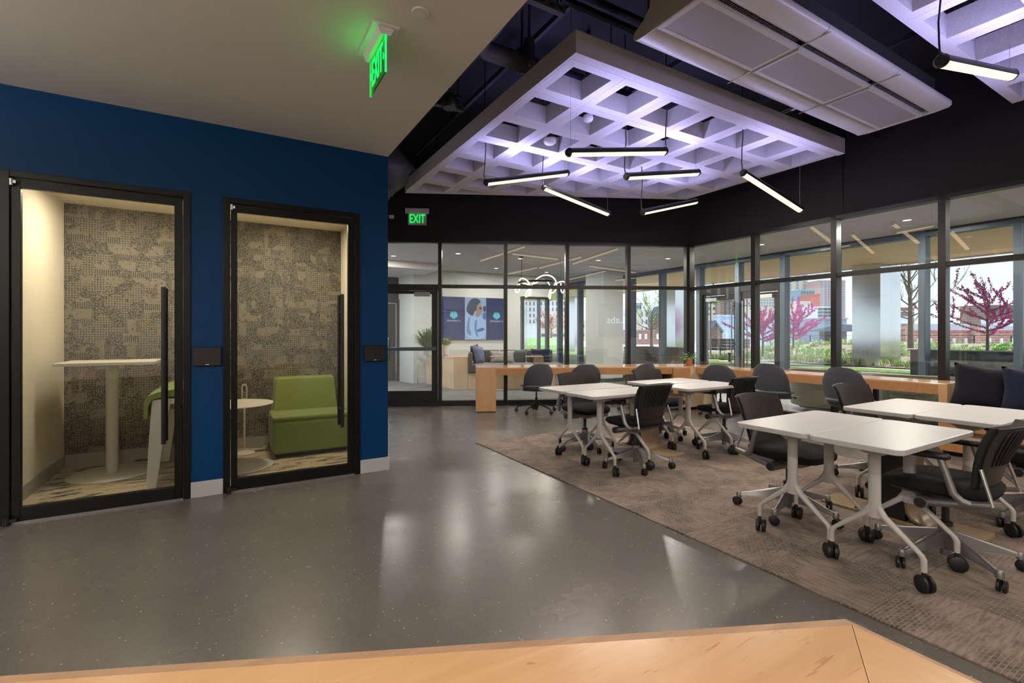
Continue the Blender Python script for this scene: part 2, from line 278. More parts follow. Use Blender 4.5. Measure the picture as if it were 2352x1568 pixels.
# ------------------------------------------------------------------ mesh builder
class MB:
    def __init__(s): s.v = []; s.f = []; s.mi = []; s.cur = 0
    def add(s, vs, fs):
        o = len(s.v); s.v += [tuple(q) for q in vs]; s.f += [tuple(i + o for i in f) for f in fs]; s.mi += [s.cur] * len(fs); return s
    def box(s, c, d, rz=0, mtx=None):
        x, y, z = d[0] / 2, d[1] / 2, d[2] / 2
        vs = [Vector((a * x, b * y, e * z)) for a in (-1, 1) for b in (-1, 1) for e in (-1, 1)]
        if mtx is not None: vs = [mtx @ q for q in vs]
        elif rz: rm = Matrix.Rotation(rz, 3, 'Z'); vs = [rm @ q for q in vs]
        cc = Vector(c); vs = [q + cc for q in vs]
        return s.add(vs, [(0, 1, 3, 2), (4, 6, 7, 5), (0, 4, 5, 1), (2, 3, 7, 6), (0, 2, 6, 4), (1, 5, 7, 3)])
    def bb(s, x0, x1, y0, y1, z0, z1): return s.box(((x0 + x1) / 2, (y0 + y1) / 2, (z0 + z1) / 2), (abs(x1 - x0), abs(y1 - y0), abs(z1 - z0)))
    def loft(s, rings, cap0=True, cap1=True, close=True):
        n = len(rings[0]); o = [q for r in rings for q in r]; f = []
        for i in range(len(rings) - 1):
            for j in range(n if close else n - 1):
                a, b = i * n + j, i * n + (j + 1) % n; f.append((a, b, b + n, a + n))
        if cap0: f.append(tuple(range(n - 1, -1, -1)))
        if cap1: f.append(tuple((len(rings) - 1) * n + j for j in range(n)))
        return s.add(o, f)
    def tube(s, pts, r, seg=10, cap=True):
        pts = [Vector(p) for p in pts]; rs = r if isinstance(r, (list, tuple)) else [r] * len(pts); rings = []
        up = None
        for i, p in enumerate(pts):
            d = (pts[min(i + 1, len(pts) - 1)] - pts[max(i - 1, 0)]); d.normalize()
            if up is None: up = Vector((0, 0, 1)) if abs(d.z) < .95 else Vector((1, 0, 0))
            a = d.cross(up); a.normalize(); b = a.cross(d); up = b
            rings.append([p + (a * math.cos(k * 2 * math.pi / seg) + b * math.sin(k * 2 * math.pi / seg)) * rs[i] for k in range(seg)])
        return s.loft(rings, cap, cap)
    def cyl(s, p0, p1, r0, r1=None, seg=16): return s.tube([p0, p1], [r0, r0 if r1 is None else r1], seg)
    def lathe(s, prof, c=(0, 0, 0), seg=24, sx=1, sy=1):
        return s.loft([[(c[0] + r * sx * math.cos(k * 2 * math.pi / seg), c[1] + r * sy * math.sin(k * 2 * math.pi / seg), c[2] + z) for k in range(seg)] for r, z in prof])
    def prism(s, poly, z0, z1):
        n = len(poly); return s.add([(p[0], p[1], z0) for p in poly] + [(p[0], p[1], z1) for p in poly],
            [tuple(range(n - 1, -1, -1)), tuple(range(n, 2 * n))] + [(i, (i + 1) % n, n + (i + 1) % n, n + i) for i in range(n)])
    def surf(s, fn, nu, nv, th):
        """solid curved sheet: fn(u,v)->Vector, u,v in 0..1, thickness th (number or fn)"""
        g = [[fn(i / nu, j / nv) for i in range(nu + 1)] for j in range(nv + 1)]
        nr = [[None] * (nu + 1) for _ in range(nv + 1)]
        for j in range(nv + 1):
            for i in range(nu + 1):
                du = g[j][min(i + 1, nu)] - g[j][max(i - 1, 0)]; dv = g[min(j + 1, nv)][i] - g[max(j - 1, 0)][i]
                q = du.cross(dv); nr[j][i] = q.normalized() if q.length > 1e-9 else Vector((0, 0, 1))
        W = nu + 1; vs = []; 
        for sgn in (0, 1):
            for j in range(nv + 1):
                for i in range(W):
                    tt = th(i / nu, j / nv) if callable(th) else th
                    vs.append(g[j][i] + nr[j][i] * (tt / 2 if sgn else -tt / 2))
        K = W * (nv + 1); f = []
        for j in range(nv):
            for i in range(nu):
                a = j * W + i; f.append((a, a + W, a + W + 1, a + 1)); f.append((K + a, K + a + 1, K + a + W + 1, K + a + W))
        for i in range(nu): a = i; f.append((a, a + 1, K + a + 1, K + a)); a = nv * W + i; f.append((a, K + a, K + a + 1, a + 1))
        for j in range(nv): a = j * W; f.append((a, K + a, K + a + W, a + W)); a = j * W + nu; f.append((a, a + W, K + a + W, K + a))
        return s.add(vs, f)
    def mesh(s, name, mats, smooth=None):
        me = bpy.data.meshes.new(name); me.from_pydata(s.v, [], s.f); 
        for q in (mats if isinstance(mats, (list, tuple)) else [mats]): me.materials.append(M[q] if isinstance(q, str) else q)
        if len(me.materials) > 1: me.polygons.foreach_set('material_index', s.mi)
        me.validate(); bm = bmesh.new(); bm.from_mesh(me); bmesh.ops.recalc_face_normals(bm, faces=bm.faces); bm.to_mesh(me); bm.free()
        if smooth is not None:
            me.polygons.foreach_set('use_smooth', [True] * len(me.polygons)); me.set_sharp_from_angle(angle=R(smooth))
        me.update(); return me
def obj(name, mb, m, parent=None, loc=(0, 0, 0), rotz=0, smooth=None, bevel=0, bseg=2, kind=None):
    me = mb if isinstance(mb, bpy.types.Mesh) else mb.mesh(name, m, smooth)
    o = bpy.data.objects.new(name, me); C.objects.link(o); o.location = loc; o.rotation_euler = (0, 0, rotz)
    if parent: o.parent = parent
    if bevel:
        b = o.modifiers.new('bevel', 'BEVEL'); b.width = bevel; b.segments = bseg; b.limit_method = 'ANGLE'; b.angle_limit = R(40); b.harden_normals = False
    if kind: o['kind'] = kind
    return o
def tag(o, label, cat, group=None):
    o['label'] = label; o['category'] = cat
    if group: o['group'] = group
    return o
def thing(name, label, cat, loc=(0, 0, 0), rotz=0, group=None):
    o = bpy.data.objects.new(name, None); C.objects.link(o); o.empty_display_size = .1; o.location = loc; o.rotation_euler = (0, 0, rotz)
    return tag(o, label, cat, group)
def sroot(name):
    o = bpy.data.objects.new(name, None); C.objects.link(o); o['kind'] = 'structure'; return o
def struct(name, mb, m, **kw): o = obj(name, mb, m, **kw); o['kind'] = 'structure'; return o
def lone(name, mb, m, label, cat, group=None, **kw): return tag(obj(name, mb, m, **kw), label, cat, group)
def dup(root, loc, rotz, label=None, group=None, rx=None):
    def cp(o, par):
        c = o.copy(); C.objects.link(c)
        if par: c.parent = par
        for ch in kids.get(o.name, []): cp(ch, c)
        return c
    kids = {}
    def walk(o):
        kids[o.name] = list(o.children)
        for ch in o.children: walk(ch)
    walk(root); r = cp(root, None); r.location = loc; r.rotation_euler = (0, 0, rotz)
    if label: r['label'] = label
    if group: r['group'] = group
    return r
def area(name, loc, size, power, col, parent=None, rot=(0, 0, 0), shape='RECTANGLE', size_y=None, spread=180):
    l = bpy.data.lights.new(name, 'AREA'); l.shape = shape; l.size = size; l.energy = power; l.color = col; l.spread = R(spread)
    if size_y: l.size_y = size_y
    l.cycles.use_multiple_importance_sampling = False
    o = bpy.data.objects.new(name, l); C.objects.link(o); o.location = loc; o.rotation_euler = rot
    if parent: o.parent = parent
    return o
def rrect(w, h, r, seg=5, cx=0, cy=0):
    p = []
    for ax, ay, a0 in ((w / 2 - r, h / 2 - r, 0), (-w / 2 + r, h / 2 - r, 90), (-w / 2 + r, -h / 2 + r, 180), (w / 2 - r, -h / 2 + r, 270)):
        for k in range(seg + 1): a = R(a0 + 90 * k / seg); p.append((cx + ax + r * math.cos(a), cy + ay + r * math.sin(a)))
    return p

# ------------------------------------------------------------------ key plan lines (metres)
YB = 4.562                       # face of the blue wall
XC = 1.306                       # its right corner, edge of the white ceiling
P1 = Vector((2.491, 8.591)); P2 = Vector((7.528, 6.139)); BD = (P2 - P1).normalized(); BN = Vector((-BD.y, BD.x)); BA = math.atan2(BD.y, BD.x)
XW = 7.528; XF = 10.03; ZC = 4.6; YS = -5.0; XL = -5.0
def bp(s, off=0): q = P1 + BD * s + BN * off; return (q.x, q.y)
BL = (P2 - P1).length
S0 = -(2.491 - 1.306) / BD.x     # where the back wall meets the side of the blue block

# ------------------------------------------------------------------ structure
struct('floor', MB().bb(XL, XW + .02, YS, 9.6, -.1, 0), 'floor_polished')
LW = Vector((4.275, 12.146)); LE = Vector((8.295, 11.86)); LDv = (LE - LW).normalized()
lf = MB().prism([bp(S0, .02), bp(BL, .02), (XW + .02, YS), (XF, YS), (XF, 14.2), (1.0, 14.2)], -.1, .001)
struct('floor', lf, 'carpet_grey')
struct('floor', MB().prism([(XW + .05, YS), (XF - .1, YS), (XF - .1, 9.6), (XW + .3, 8.2), (XW + .05, 6.2)], -.05, .004), 'corridor_floor')
struct('ceiling', MB().bb(XL, XC, YS, YB + .1, 3.0, 3.06), 'soffit_paint')
struct('ceiling', MB().bb(XL, XC - .01, YS, YB + .1, 3.06, ZC), 'plenum_black')
struct('ceiling', MB().bb(XC - .05, XW + .1, YS, 9.8, ZC, ZC + .1), 'plenum_black')
struct('ceiling', MB().prism([bp(S0, .14), bp(BL, .14), (XW + .16, YS), (XF + .1, YS), (XF + .1, 15.3), (1.0, 15.3)], 3.02, 3.14), 'white_paint')
# soffit reveal seams in the corridor ceiling
wb = sroot('wall_front')
def part(name, mb, m, parent, **kw): return obj(name, mb, m, parent, **kw)
D1 = (-1.345, -.267); D2 = (-.048, 1.045); DT = 2.42
for i, (a, b, z0, z1) in enumerate([(XL, D1[0], 0, 3.0), (D1[1], D2[0], 0, 3.0), (D2[1], XC, 0, 3.0), (D1[0], D1[1], DT, 3.0), (D2[0], D2[1], DT, 3.0)]):
    part('wall_panel', MB().bb(a, b, YB, YB + .12, z0, z1), 'blue_paint', wb)
struct('baseboard_front', MB().bb(D1[1], D2[0], YB - .014, YB, 0, .125), 'baseboard_white', bevel=.003)
struct('baseboard_front', MB().bb(D2[1], XC + .012, YB - .014, YB + .1, 0, .125), 'baseboard_white', bevel=.003)
struct('baseboard_front', MB().bb(XL, D1[0], YB - .014, YB, 0, .125), 'baseboard_white', bevel=.003)
struct('wall_side', MB().bb(XC - .1, XC, YB + .12, 9.3, 0, ZC), 'white_paint')
struct('wall_rear', MB().bb(XL, XF, YS - .1, YS, 0, ZC), 'white_paint')
struct('wall_left', MB().bb(XL - .1, XL, YS, YB, 0, 3.0), 'white_paint')
# booths
for nm, x0, x1 in (('left', -1.395, -.17), ('right', -.125, 1.195)):
    struct('wall_booth_' + nm, MB().bb(x0 - .022, x0, YB + .12, 6.27, 0, 2.58), 'booth_white')
    struct('wall_booth_' + nm, MB().bb(x1, x1 + .012, YB + .12, 6.27, 0, 2.58), 'booth_white')
    struct('wall_booth_' + nm, MB().bb(x0, x1, 6.245, 6.29, 0, 2.58), 'wallpaper')
    struct('ceiling', MB().bb(x0, x1, YB + .12, 6.27, 2.58, 2.64), 'booth_white')
    struct('floor', MB().bb(x0, x1, YB + .06, 6.245, -.05, .006), 'booth_carpet')
    struct('baseboard_booth', MB().bb(x0, x0 + .012, YB + .12, 6.245, 0, .12), 'baseboard_tan')
    struct('baseboard_booth', MB().bb(x0, x1, 6.233, 6.245, 0, .12), 'baseboard_tan')
    struct('baseboard_booth', MB().bb(x1 - .012, x1, YB + .12, 6.245, 0, .12), 'baseboard_tan')
# booth doors
def booth_door(name, x0, x1):
    rt = sroot(name)
    part('door_frame', MB().bb(x0, x0 + .05, YB - .012, YB + .12, 0, DT).bb(x1 - .05, x1, YB - .012, YB + .12, 0, DT).bb(x0 + .05, x1 - .05, YB - .012, YB + .12, DT - .045, DT), 'door_frame_black', rt, bevel=.003)
    y0, y1 = YB + .002, YB + .045; a, b = x0 + .055, x1 - .055
    leaf = part('door_leaf', MB().bb(a, a + .046, y0, y1, .015, DT - .05).bb(b - .052, b, y0, y1, .015, DT - .05).bb(a + .046, b - .052, y0, y1, .015, .105).bb(a + .046, b - .052, y0, y1, 2.31, DT - .05), 'door_frame_black', rt, bevel=.002)
    part('door_pane', MB().bb(a + .045, b - .05, y0 + .018, y0 + .026, .1, 2.315), 'glass_booth', leaf)
    hx = b - .115
    h = MB()
    for yy in (YB - .055, YB + .085): h.cyl((hx, yy, .46), (hx, yy, 1.66), .016, seg=16)
    hd = part('door_handle', h, 'black_metal', leaf, smooth=40)
    h = MB()
    for z in (.62, 1.5): h.cyl((hx, YB - .055, z), (hx, YB + .085, z), .008, seg=10)
    part('handle_standoff', h, 'steel', leaf, smooth=40)
    part('pivot', MB().cyl((x0 + .04, YB - .03, 0), (x0 + .04, YB - .03, .06), .016).bb(x0 + .04, x0 + .09, YB - .035, YB, .02, .04), 'black_metal', rt, smooth=40)
    part('pivot', MB().cyl((x0 + .06, YB - .02, 2.315), (x0 + .06, YB - .02, 2.36), .012).bb(x0 + .06, x0 + .085, YB - .025, YB, 2.33, 2.35), 'steel', rt, smooth=40)
    part('threshold', MB().bb(x0, x1, YB - .01, YB + .12, 0, .012), 'alu', rt)
booth_door('door_1', *D1); booth_door('door_2', *D2)

# ------------------------------------------------------------------ glazed walls
def wall_box(mb, o2, dv, s0, s1, off0, off1, z0, z1):
    nv = Vector((-dv.y, dv.x)); c = o2 + dv * ((s0 + s1) / 2) + nv * ((off0 + off1) / 2)
    return mb.box((c.x, c.y, (z0 + z1) / 2), (s1 - s0, off1 - off0, z1 - z0), math.atan2(dv.y, dv.x))
def glazing(name, o2, dv, s0, s1, mull, top, tz, mw=.062, dp=.13, frame='frame_metal', gl='glass_clear', skip=(), sill=.09, edge=True, zsill=0):
    rt = sroot(name); ms = sorted(mull)
    for s_ in ms: part('mullion', wall_box(MB(), o2, dv, s_ - mw / 2, s_ + mw / 2, -dp / 2, dp / 2, 0, top), frame, rt, bevel=.003)
    part('head', wall_box(MB(), o2, dv, s0, s1, -dp / 2, dp / 2, top - .05, top), frame, rt)
    ends = [s0] + ms + [s1]
    for a, b in zip(ends, ends[1:]):
        if b - a < .15: continue
        part('transom', wall_box(MB(), o2, dv, a + mw / 2, b - mw / 2, -dp / 2 + .01, dp / 2 - .01, tz - .03, tz + .03), frame, rt, bevel=.003)
        part('pane', wall_box(MB(), o2, dv, a + mw / 2 - .01, b - mw / 2 + .01, -.004, .004, tz + .02, top - .04), gl, rt)
        if any(abs((a + b) / 2 - k) < .3 for k in skip): continue
        part('sill', wall_box(MB(), o2, dv, a + mw / 2, b - mw / 2, -dp / 2, dp / 2, 0, sill), frame, rt)
        part('pane', wall_box(MB(), o2, dv, a + mw / 2 - .01, b - mw / 2 + .01, -.004, .004, sill - .01, tz - .02), gl, rt)
    return rt
bm_ = [.905, 2.10, 3.245, 4.41, 5.555]
bw_ = glazing('window_1', P1, BD, S0, BL, bm_, 3.0, 2.17, skip=(.905 - .62,), mw=.066)
# door in the back glazing (hinged at the first mullion)
dr = sroot('door_3')
ds0, ds1 = .905 - 1.17, .872
part('door_frame', wall_box(wall_box(MB(), P1, BD, ds0 - .06, ds0, -.065, .065, 0, 2.15), P1, BD, ds0, ds1, -.06, .06, 2.09, 2.14), 'frame_metal', dr)
lf_ = part('door_leaf', wall_box(wall_box(wall_box(wall_box(MB(), P1, BD, ds0 + .01, ds0 + .12, -.03, .03, .02, 2.085), P1, BD, ds1 - .115, ds1 - .01, -.03, .03, .02, 2.085), P1, BD, ds0 + .12, ds1 - .115, -.03, .03, .02, .27), P1, BD, ds0 + .12, ds1 - .115, -.03, .03, 2.03, 2.085), 'frame_metal', dr)
part('pane', wall_box(MB(), P1, BD, ds0 + .115, ds1 - .11, -.004, .004, .26, 2.04), 'glass_clear', lf_)
part('push_bar', wall_box(wall_box(MB(), P1, BD, ds0 + .1, ds1 - .05, -.10, -.05, 1.0, 1.065), P1, BD, ds1 - .07, ds1 - .03, -.09, -.03, .995, 1.07), 'facade_metal', lf_, bevel=.008)
part('door_closer', wall_box(wall_box(MB(), P1, BD, .45, .73, -.11, -.05, 1.98, 2.06), P1, BD, .36, .66, -.07, -.055, 2.075, 2.09), 'alu', lf_, bevel=.004)
part('pull_handle', MB().tube([(*bp(-.02, -.04), .82), (*bp(-.02, -.09), .84), (*bp(-.02, -.09), 1.2), (*bp(-.02, -.04), 1.22)], .011), 'steel', lf_, smooth=40)
struct('wall_back', wall_box(MB(), P1, BD, S0 - .2, BL + .1, -.03, .12, 3.0, ZC), 'black_paint')
# right glazing: runs from the corner towards the camera
VD = Vector((0, -1)); PW = Vector((XW, 6.139))
rw = glazing('window_2', PW, VD, 0, 11.1, [.03] + [6.139 - y for y in (4.807, 3.579, 2.367, 1.15, -.07, -1.29, -2.5, -3.7)], 2.99, 2.15, mw=.075, dp=.14)
struct('wall_right', MB().bb(XW - .03, XW + .12, YS, 6.2, 2.99, ZC), 'black_paint')
struct('trim_1', MB().bb(XW - .036, XW - .03, 3.464, 3.474, 3.02, ZC), 'door_frame_black')
# outer facade with paired deep mullions
PF = Vector((XF, 14.2)); fy = [13.7, 12.55, 11.35, 10.16, 9.04, 7.84, 6.79, 5.75, 4.76, 3.41, 2.28, 1.1, 0, -1.15, -2.3, -3.5]
fr_ = glazing('window_3', PF, VD, 0, 19.2, [14.2 - y for y in fy], 2.98, 2.95, mw=.10, dp=.2, frame='facade_metal', gl='glass_facade', skip=(14.2 - 7.315, 14.2 - 6.27), sill=.1)
# double door in the facade
dd = sroot('door_4')
part('door_frame', MB().bb(XF - .07, XF + .07, 5.8, 7.8, 2.26, 2.38).bb(XF - .07, XF + .07, 5.79, 5.85, 0, 2.26).bb(XF - .07, XF + .07, 7.74, 7.8, 0, 2.26), 'frame_metal', dd)
part('pane', MB().bb(XF - .004, XF + .004, 5.8, 7.8, 2.38, 2.93), 'glass_facade', dd)
for a, b, hy in ((5.86, 6.78, 6.66), (6.81, 7.73, 6.93)):
    lf_ = part('door_leaf', MB().bb(XF - .025, XF + .025, a, a + .1, .02, 2.25).bb(XF - .025, XF + .025, b - .1, b, .02, 2.25).bb(XF - .025, XF + .025, a + .1, b - .1, .02, .2).bb(XF - .025, XF + .025, a + .1, b - .1, 2.1, 2.25), 'frame_metal', dd)
    part('pane', MB().bb(XF - .004, XF + .004, a + .09, b - .09, .19, 2.11), 'glass_facade', lf_)
    part('pull_bar', MB().cyl((XF - .09, hy, .4), (XF - .09, hy, 2.05), .014).cyl((XF + .09, hy, .4), (XF + .09, hy, 2.05), .014).cyl((XF - .09, hy, 1.95), (XF + .09, hy, 1.95), .008).cyl((XF - .09, hy, .95), (XF + .09, hy, .95), .008), 'steel', lf_, smooth=40)
    cy_ = (a + b) / 2 + (.2 if a > 6.5 else -.2)
    part('door_closer', MB().bb(XF - .1, XF - .03, cy_ - .15, cy_ + .15, 2.08, 2.16).bb(XF - .07, XF - .05, cy_ - .35, cy_ + .15, 2.2, 2.215), 'alu_light', lf_)

# lobby walls
struct('wall_lobby', MB().prism([(LW.x, LW.y), (7.30, 11.93), (7.30, 12.03), (LW.x, LW.y + .1)], 0, 3.02), 'lobby_paint')
struct('wall_lobby', MB().prism([(8.26, 11.862), (8.30, 11.86), (8.30, 11.96), (8.26, 11.962)], .8, 2.4), 'lobby_paint')
struct('wall_lobby', MB().prism([(7.30, 11.93), (8.30, 11.86), (8.30, 11.96), (7.30, 12.03)], 2.4, 3.02), 'lobby_paint')
struct('wall_lobby', MB().prism([(7.30, 11.93), (8.30, 11.86), (8.30, 11.96), (7.30, 12.03)], 0, .8), 'lobby_paint')
struct('wall_lobby', MB().prism([(LW.x, LW.y), (4.14, 13.0), (4.02, 13.0), (LW.x - .12, LW.y)], 0, 3.02), 'lobby_paint')
struct('wall_lobby', MB().bb(1.0, 4.1, 13.0, 13.1, 2.25, 3.02), 'black_paint')
struct('wall_lobby', MB().bb(1.0, 2.6, 13.0, 13.1, 0, 2.25), 'baseboard_dark')
struct('baseboard_lobby', MB().prism([(LW.x + .01, LW.y), (4.15, 13.0), (4.13, 13.0), (LW.x - .01, LW.y)], 0, .12), 'baseboard_dark')
struct('ceiling', MB().bb(1.0, 4.4, 11.0, 13.0, 2.86, 3.02), 'white_paint')
d5 = sroot('door_5')
part('door_frame', MB().bb(2.6, 2.68, 12.95, 13.1, 0, 2.25).bb(3.95, 4.04, 12.95, 13.1, 0, 2.25).bb(2.68, 3.95, 12.95, 13.1, 2.15, 2.25), 'frame_metal', d5)
lf_ = part('door_leaf', MB().bb(2.7, 2.8, 12.99, 13.04, .02, 2.14).bb(3.72, 3.93, 12.99, 13.04, .02, 2.14).bb(2.8, 3.72, 12.99, 13.04, .02, .25).bb(2.8, 3.72, 12.99, 13.04, 1.95, 2.14), 'frame_metal', d5)
part('pane', MB().bb(2.79, 3.73, 13.01, 13.02, .24, 1.96), 'glass_facade', lf_)
# window with blinds in the lobby wall
w4 = sroot('window_4')
def lwp(t, off=0):
    a = Vector((7.36, 11.926)); dv = (Vector((8.26, 11.863)) - a).normalized(); nv = Vector((-dv.y, dv.x)); q = a + dv * t + nv * off; return (q.x, q.y)
a4 = Vector((7.36, 11.926)); d4 = (Vector((8.26, 11.863)) - a4).normalized()
part('window_frame', wall_box(wall_box(wall_box(wall_box(MB(), a4, d4, 0, .05, -.05, .1, .82, 2.38), a4, d4, .84, .9, -.05, .1, .82, 2.38), a4, d4, 0, .9, -.05, .1, .78, .85), a4, d4, 0, .9, -.06, .1, 2.34, 2.4), 'frame_metal', w4)
part('mullion', wall_box(MB(), a4, d4, .56, .62, -.02, .1, .85, 2.34), 'facade_metal', w4)
part('pane', wall_box(MB(), a4, d4, .05, .85, .04, .046, .85, 2.34), 'glass_facade', w4)
sl = wall_box(MB(), a4, d4, .05, .56, -.02, 0, .86, .862).mesh('blind_slat', 'alu_light')
for k in range(52): part('blind_slat', sl, None, w4, loc=(0, 0, k * .0285))

# ------------------------------------------------------------------ ceiling panels of felt coffers
def clipped(poly, a, b, c):        # keep a*x+b*y<=c
    out = []
    for i, p in enumerate(poly):
        q = poly[(i + 1) % len(poly)]; dp, dq = a * p[0] + b * p[1] - c, a * q[0] + b * q[1] - c
        if dp <= 0: out.append(p)
        if dp * dq < 0: t = dp / (dp - dq); out.append((p[0] + (q[0] - p[0]) * t, p[1] + (q[1] - p[1]) * t))
    return out
ZP, HP = 3.6, .19
def coffer(name, label, x0, y0, nx, ny, cut=None):
    rt = thing(name, label, 'ceiling panel', (x0, y0, ZP)); S = .61; cell = None
    for i in range(nx):
        for j in range(ny):
            sq = [(0, 0), (S, 0), (S, S), (0, S)]
            ho = [(.09, .09), (S - .09, .09), (S - .09, S - .09), (.09, S - .09)]
            hi = list(ho)
            full = True
            if cut:
                a, b, c = cut; cc = c - a * (x0 + i * S) - b * (y0 + j * S)
                if all(a * p[0] + b * p[1] <= cc for p in sq): pass
                else:
                    full = False; sq = clipped(sq, a, b, cc)
                    if len(sq) < 3: continue
                    ho = clipped(ho, a, b, cc - .09); hi = list(ho)
                    ar = lambda P_: abs(sum(P_[k][0] * P_[(k + 1) % len(P_)][1] - P_[(k + 1) % len(P_)][0] * P_[k][1] for k in range(len(P_)))) / 2
                    if ar(sq) < .01: continue
                    if len(ho) < 3 or ar(ho) < .01: ho = hi = None
                    elif len(hi) != len(ho) or ar(hi) < .002:
                        cx, cy = sum(p[0] for p in ho) / len(ho), sum(p[1] for p in ho) / len(ho); hi = list(ho)
            if full and cell: o = obj('coffer', cell, None, rt, loc=(i * S, j * S, 0)); continue
            mb = MB(); g = .0012
            cx, cy = sum(p[0] for p in sq) / len(sq), sum(p[1] for p in sq) / len(sq); sq = [(p[0] + (g if p[0] < cx else -g), p[1] + (g if p[1] < cy else -g)) for p in sq]
            n = len(sq)
            if ho is None: mb.prism(sq, 0, HP)
            else:
                k = len(ho)
                for z, hole, up in ((0, ho, 0), (HP, hi, 1)):
                    pts = [Vector((*p, 0)) for p in sq] + [Vector((*p, 0)) for p in hole]
                    tr = tessellate_polygon([[Vector((*p, 0)) for p in sq], [Vector((*p, 0)) for p in hole]])
                    mb.add([(p.x, p.y, z) for p in pts], tr)
                mb.add([(*p, 0) for p in sq] + [(*p, HP) for p in sq], [(q, (q + 1) % n, n + (q + 1) % n, n + q) for q in range(n)])
                mb.add([(*p, 0) for p in ho] + [(*p, HP) for p in hi], [(q, (q + 1) % k, k + (q + 1) % k, k + q) for q in range(k)])
            me = mb.mesh('coffer', 'felt')
            if full: cell = me
            obj('coffer', me, None, rt, loc=(i * S, j * S, 0))
    for (hx, hy) in ((.0, .0), (nx * S, .0), (.0, 3.05), (nx * S, 1.83)):
        part('hanging_wire', MB().cyl((hx, hy, HP), (hx, hy, ZC - ZP), .002, seg=6), 'black_metal', rt)
    return rt
# far edge is cut parallel to the back wall
cn = (-BD.y, BD.x); cutc = cn[0] * 2.459 + cn[1] * 7.62
cpn = coffer('ceiling_panel', 'big pale felt coffered panel hanging over the tables, far edge cut at a slant', 2.46, 3.195, 7, 8, (cn[0], cn[1], cutc))
coffer('ceiling_panel', 'pale felt coffered panel at the top right corner, right of the chilled beam', 2.46, 1.586 - 9 * .61, 7, 9)
part('border', MB().bb(-.025, 4.295, -.089, -.001, 0, HP).bb(-.025, -.001, 0, 4.3, 0, HP), 'felt', cpn)

for k_, (x_, y_, lb) in enumerate(((3.0, 4.6, 'blue LED strip lying on top of the coffered panel, left'), (5.4, 3.6, 'blue LED strip lying on top of the coffered panel, right'))):
    t = thing('led_strip', lb, 'light strip', (x_, y_, 3.795)); part('profile', MB().bb(-.02, .02, -1, 1, 0, .02), 'alu', t); part('glow', MB().bb(-.012, .012, -.98, .98, .02, .024), 'lamp_lav', t)
    area('lamp', (x_, y_, 3.83), .04, 1.6, (.16, .20, 1), size_y=1.9, rot=(R(180), 0, 0))
# ------------------------------------------------------------------ chilled beam
cb = thing('chilled_beam', 'long off-white metal chilled beam with perforated panels between the two felt panels', 'chilled beam', (2.76, 2.35, 3.6))
def wing(sgn, L):
    prof = [(.235, .035), (.26, .012), (.30, .002), (.37, .004), (.41, .012), (.43, .03), (.434, .05), (.43, .068), (.42, .072), (.40, .03), (.36, .018), (.30, .016), (.245, .045)]
    return MB().loft([[(x, sgn * y, z) for y, z in prof] for x in (.003, L - .003)])
wm = {s_: wing(s_, 1.18).mesh('wing', 'beam_paint', 40) for s_ in (-1, 1)}
pm = MB().bb(.05, 1.13, -.165, .165, -.002, .01).mesh('perforated_panel', 'perforated')
fm = MB().bb(.003, 1.177, -.20, -.165, -.004, .03).bb(.003, 1.177, .165, .20, -.004, .03).bb(.003, .05, -.165, .165, -.004, .03).bb(1.13, 1.177, -.165, .165, -.004, .03).mesh('panel_frame', 'beam_paint')
fins = MB()
for s_ in (-1, 1):
    for k in range(46): fins.box((.04 + k * .024, s_ * .218, .055), (.008, .03, .06))
fn_ = fins.mesh('coil_fins', 'coil_fin')
for k in range(3):
    for s_ in (-1, 1): obj('wing', wm[s_], None, cb, loc=(k * 1.18, 0, 0))
    obj('perforated_panel', pm, None, cb, loc=(k * 1.18, 0, 0)); obj('panel_frame', fm, None, cb, loc=(k * 1.18, 0, 0))
    obj('coil_fins', fn_, None, cb, loc=(k * 1.18, 0, 0), kind='stuff')
part('body', MB().bb(.01, 3.53, -.30, .30, .09, .34), 'beam_dark', cb)
ep = [(-.43, .05), (-.43, .025), (-.41, .008), (-.3, -.002), (.3, -.002), (.41, .008), (.43, .025), (.43, .05), (.42, .075), (.33, .12), (.26, .19), (.25, .36), (-.25, .36), (-.26, .19), (-.33, .12), (-.42, .075)]
for x in (-.006, 3.538): part('end_plate', MB().loft([[(x + q, y, z) for y, z in ep] for q in (0, .006)]), 'beam_paint', cb)
for k in (1, 2): part('joint_strap', MB().bb(k * 1.18 - .004, k * 1.18 + .004, -.2, .2, -.016, .0).bb(k * 1.18 - .006, k * 1.18 + .006, -.44, .44, .0, .004), 'steel', cb)

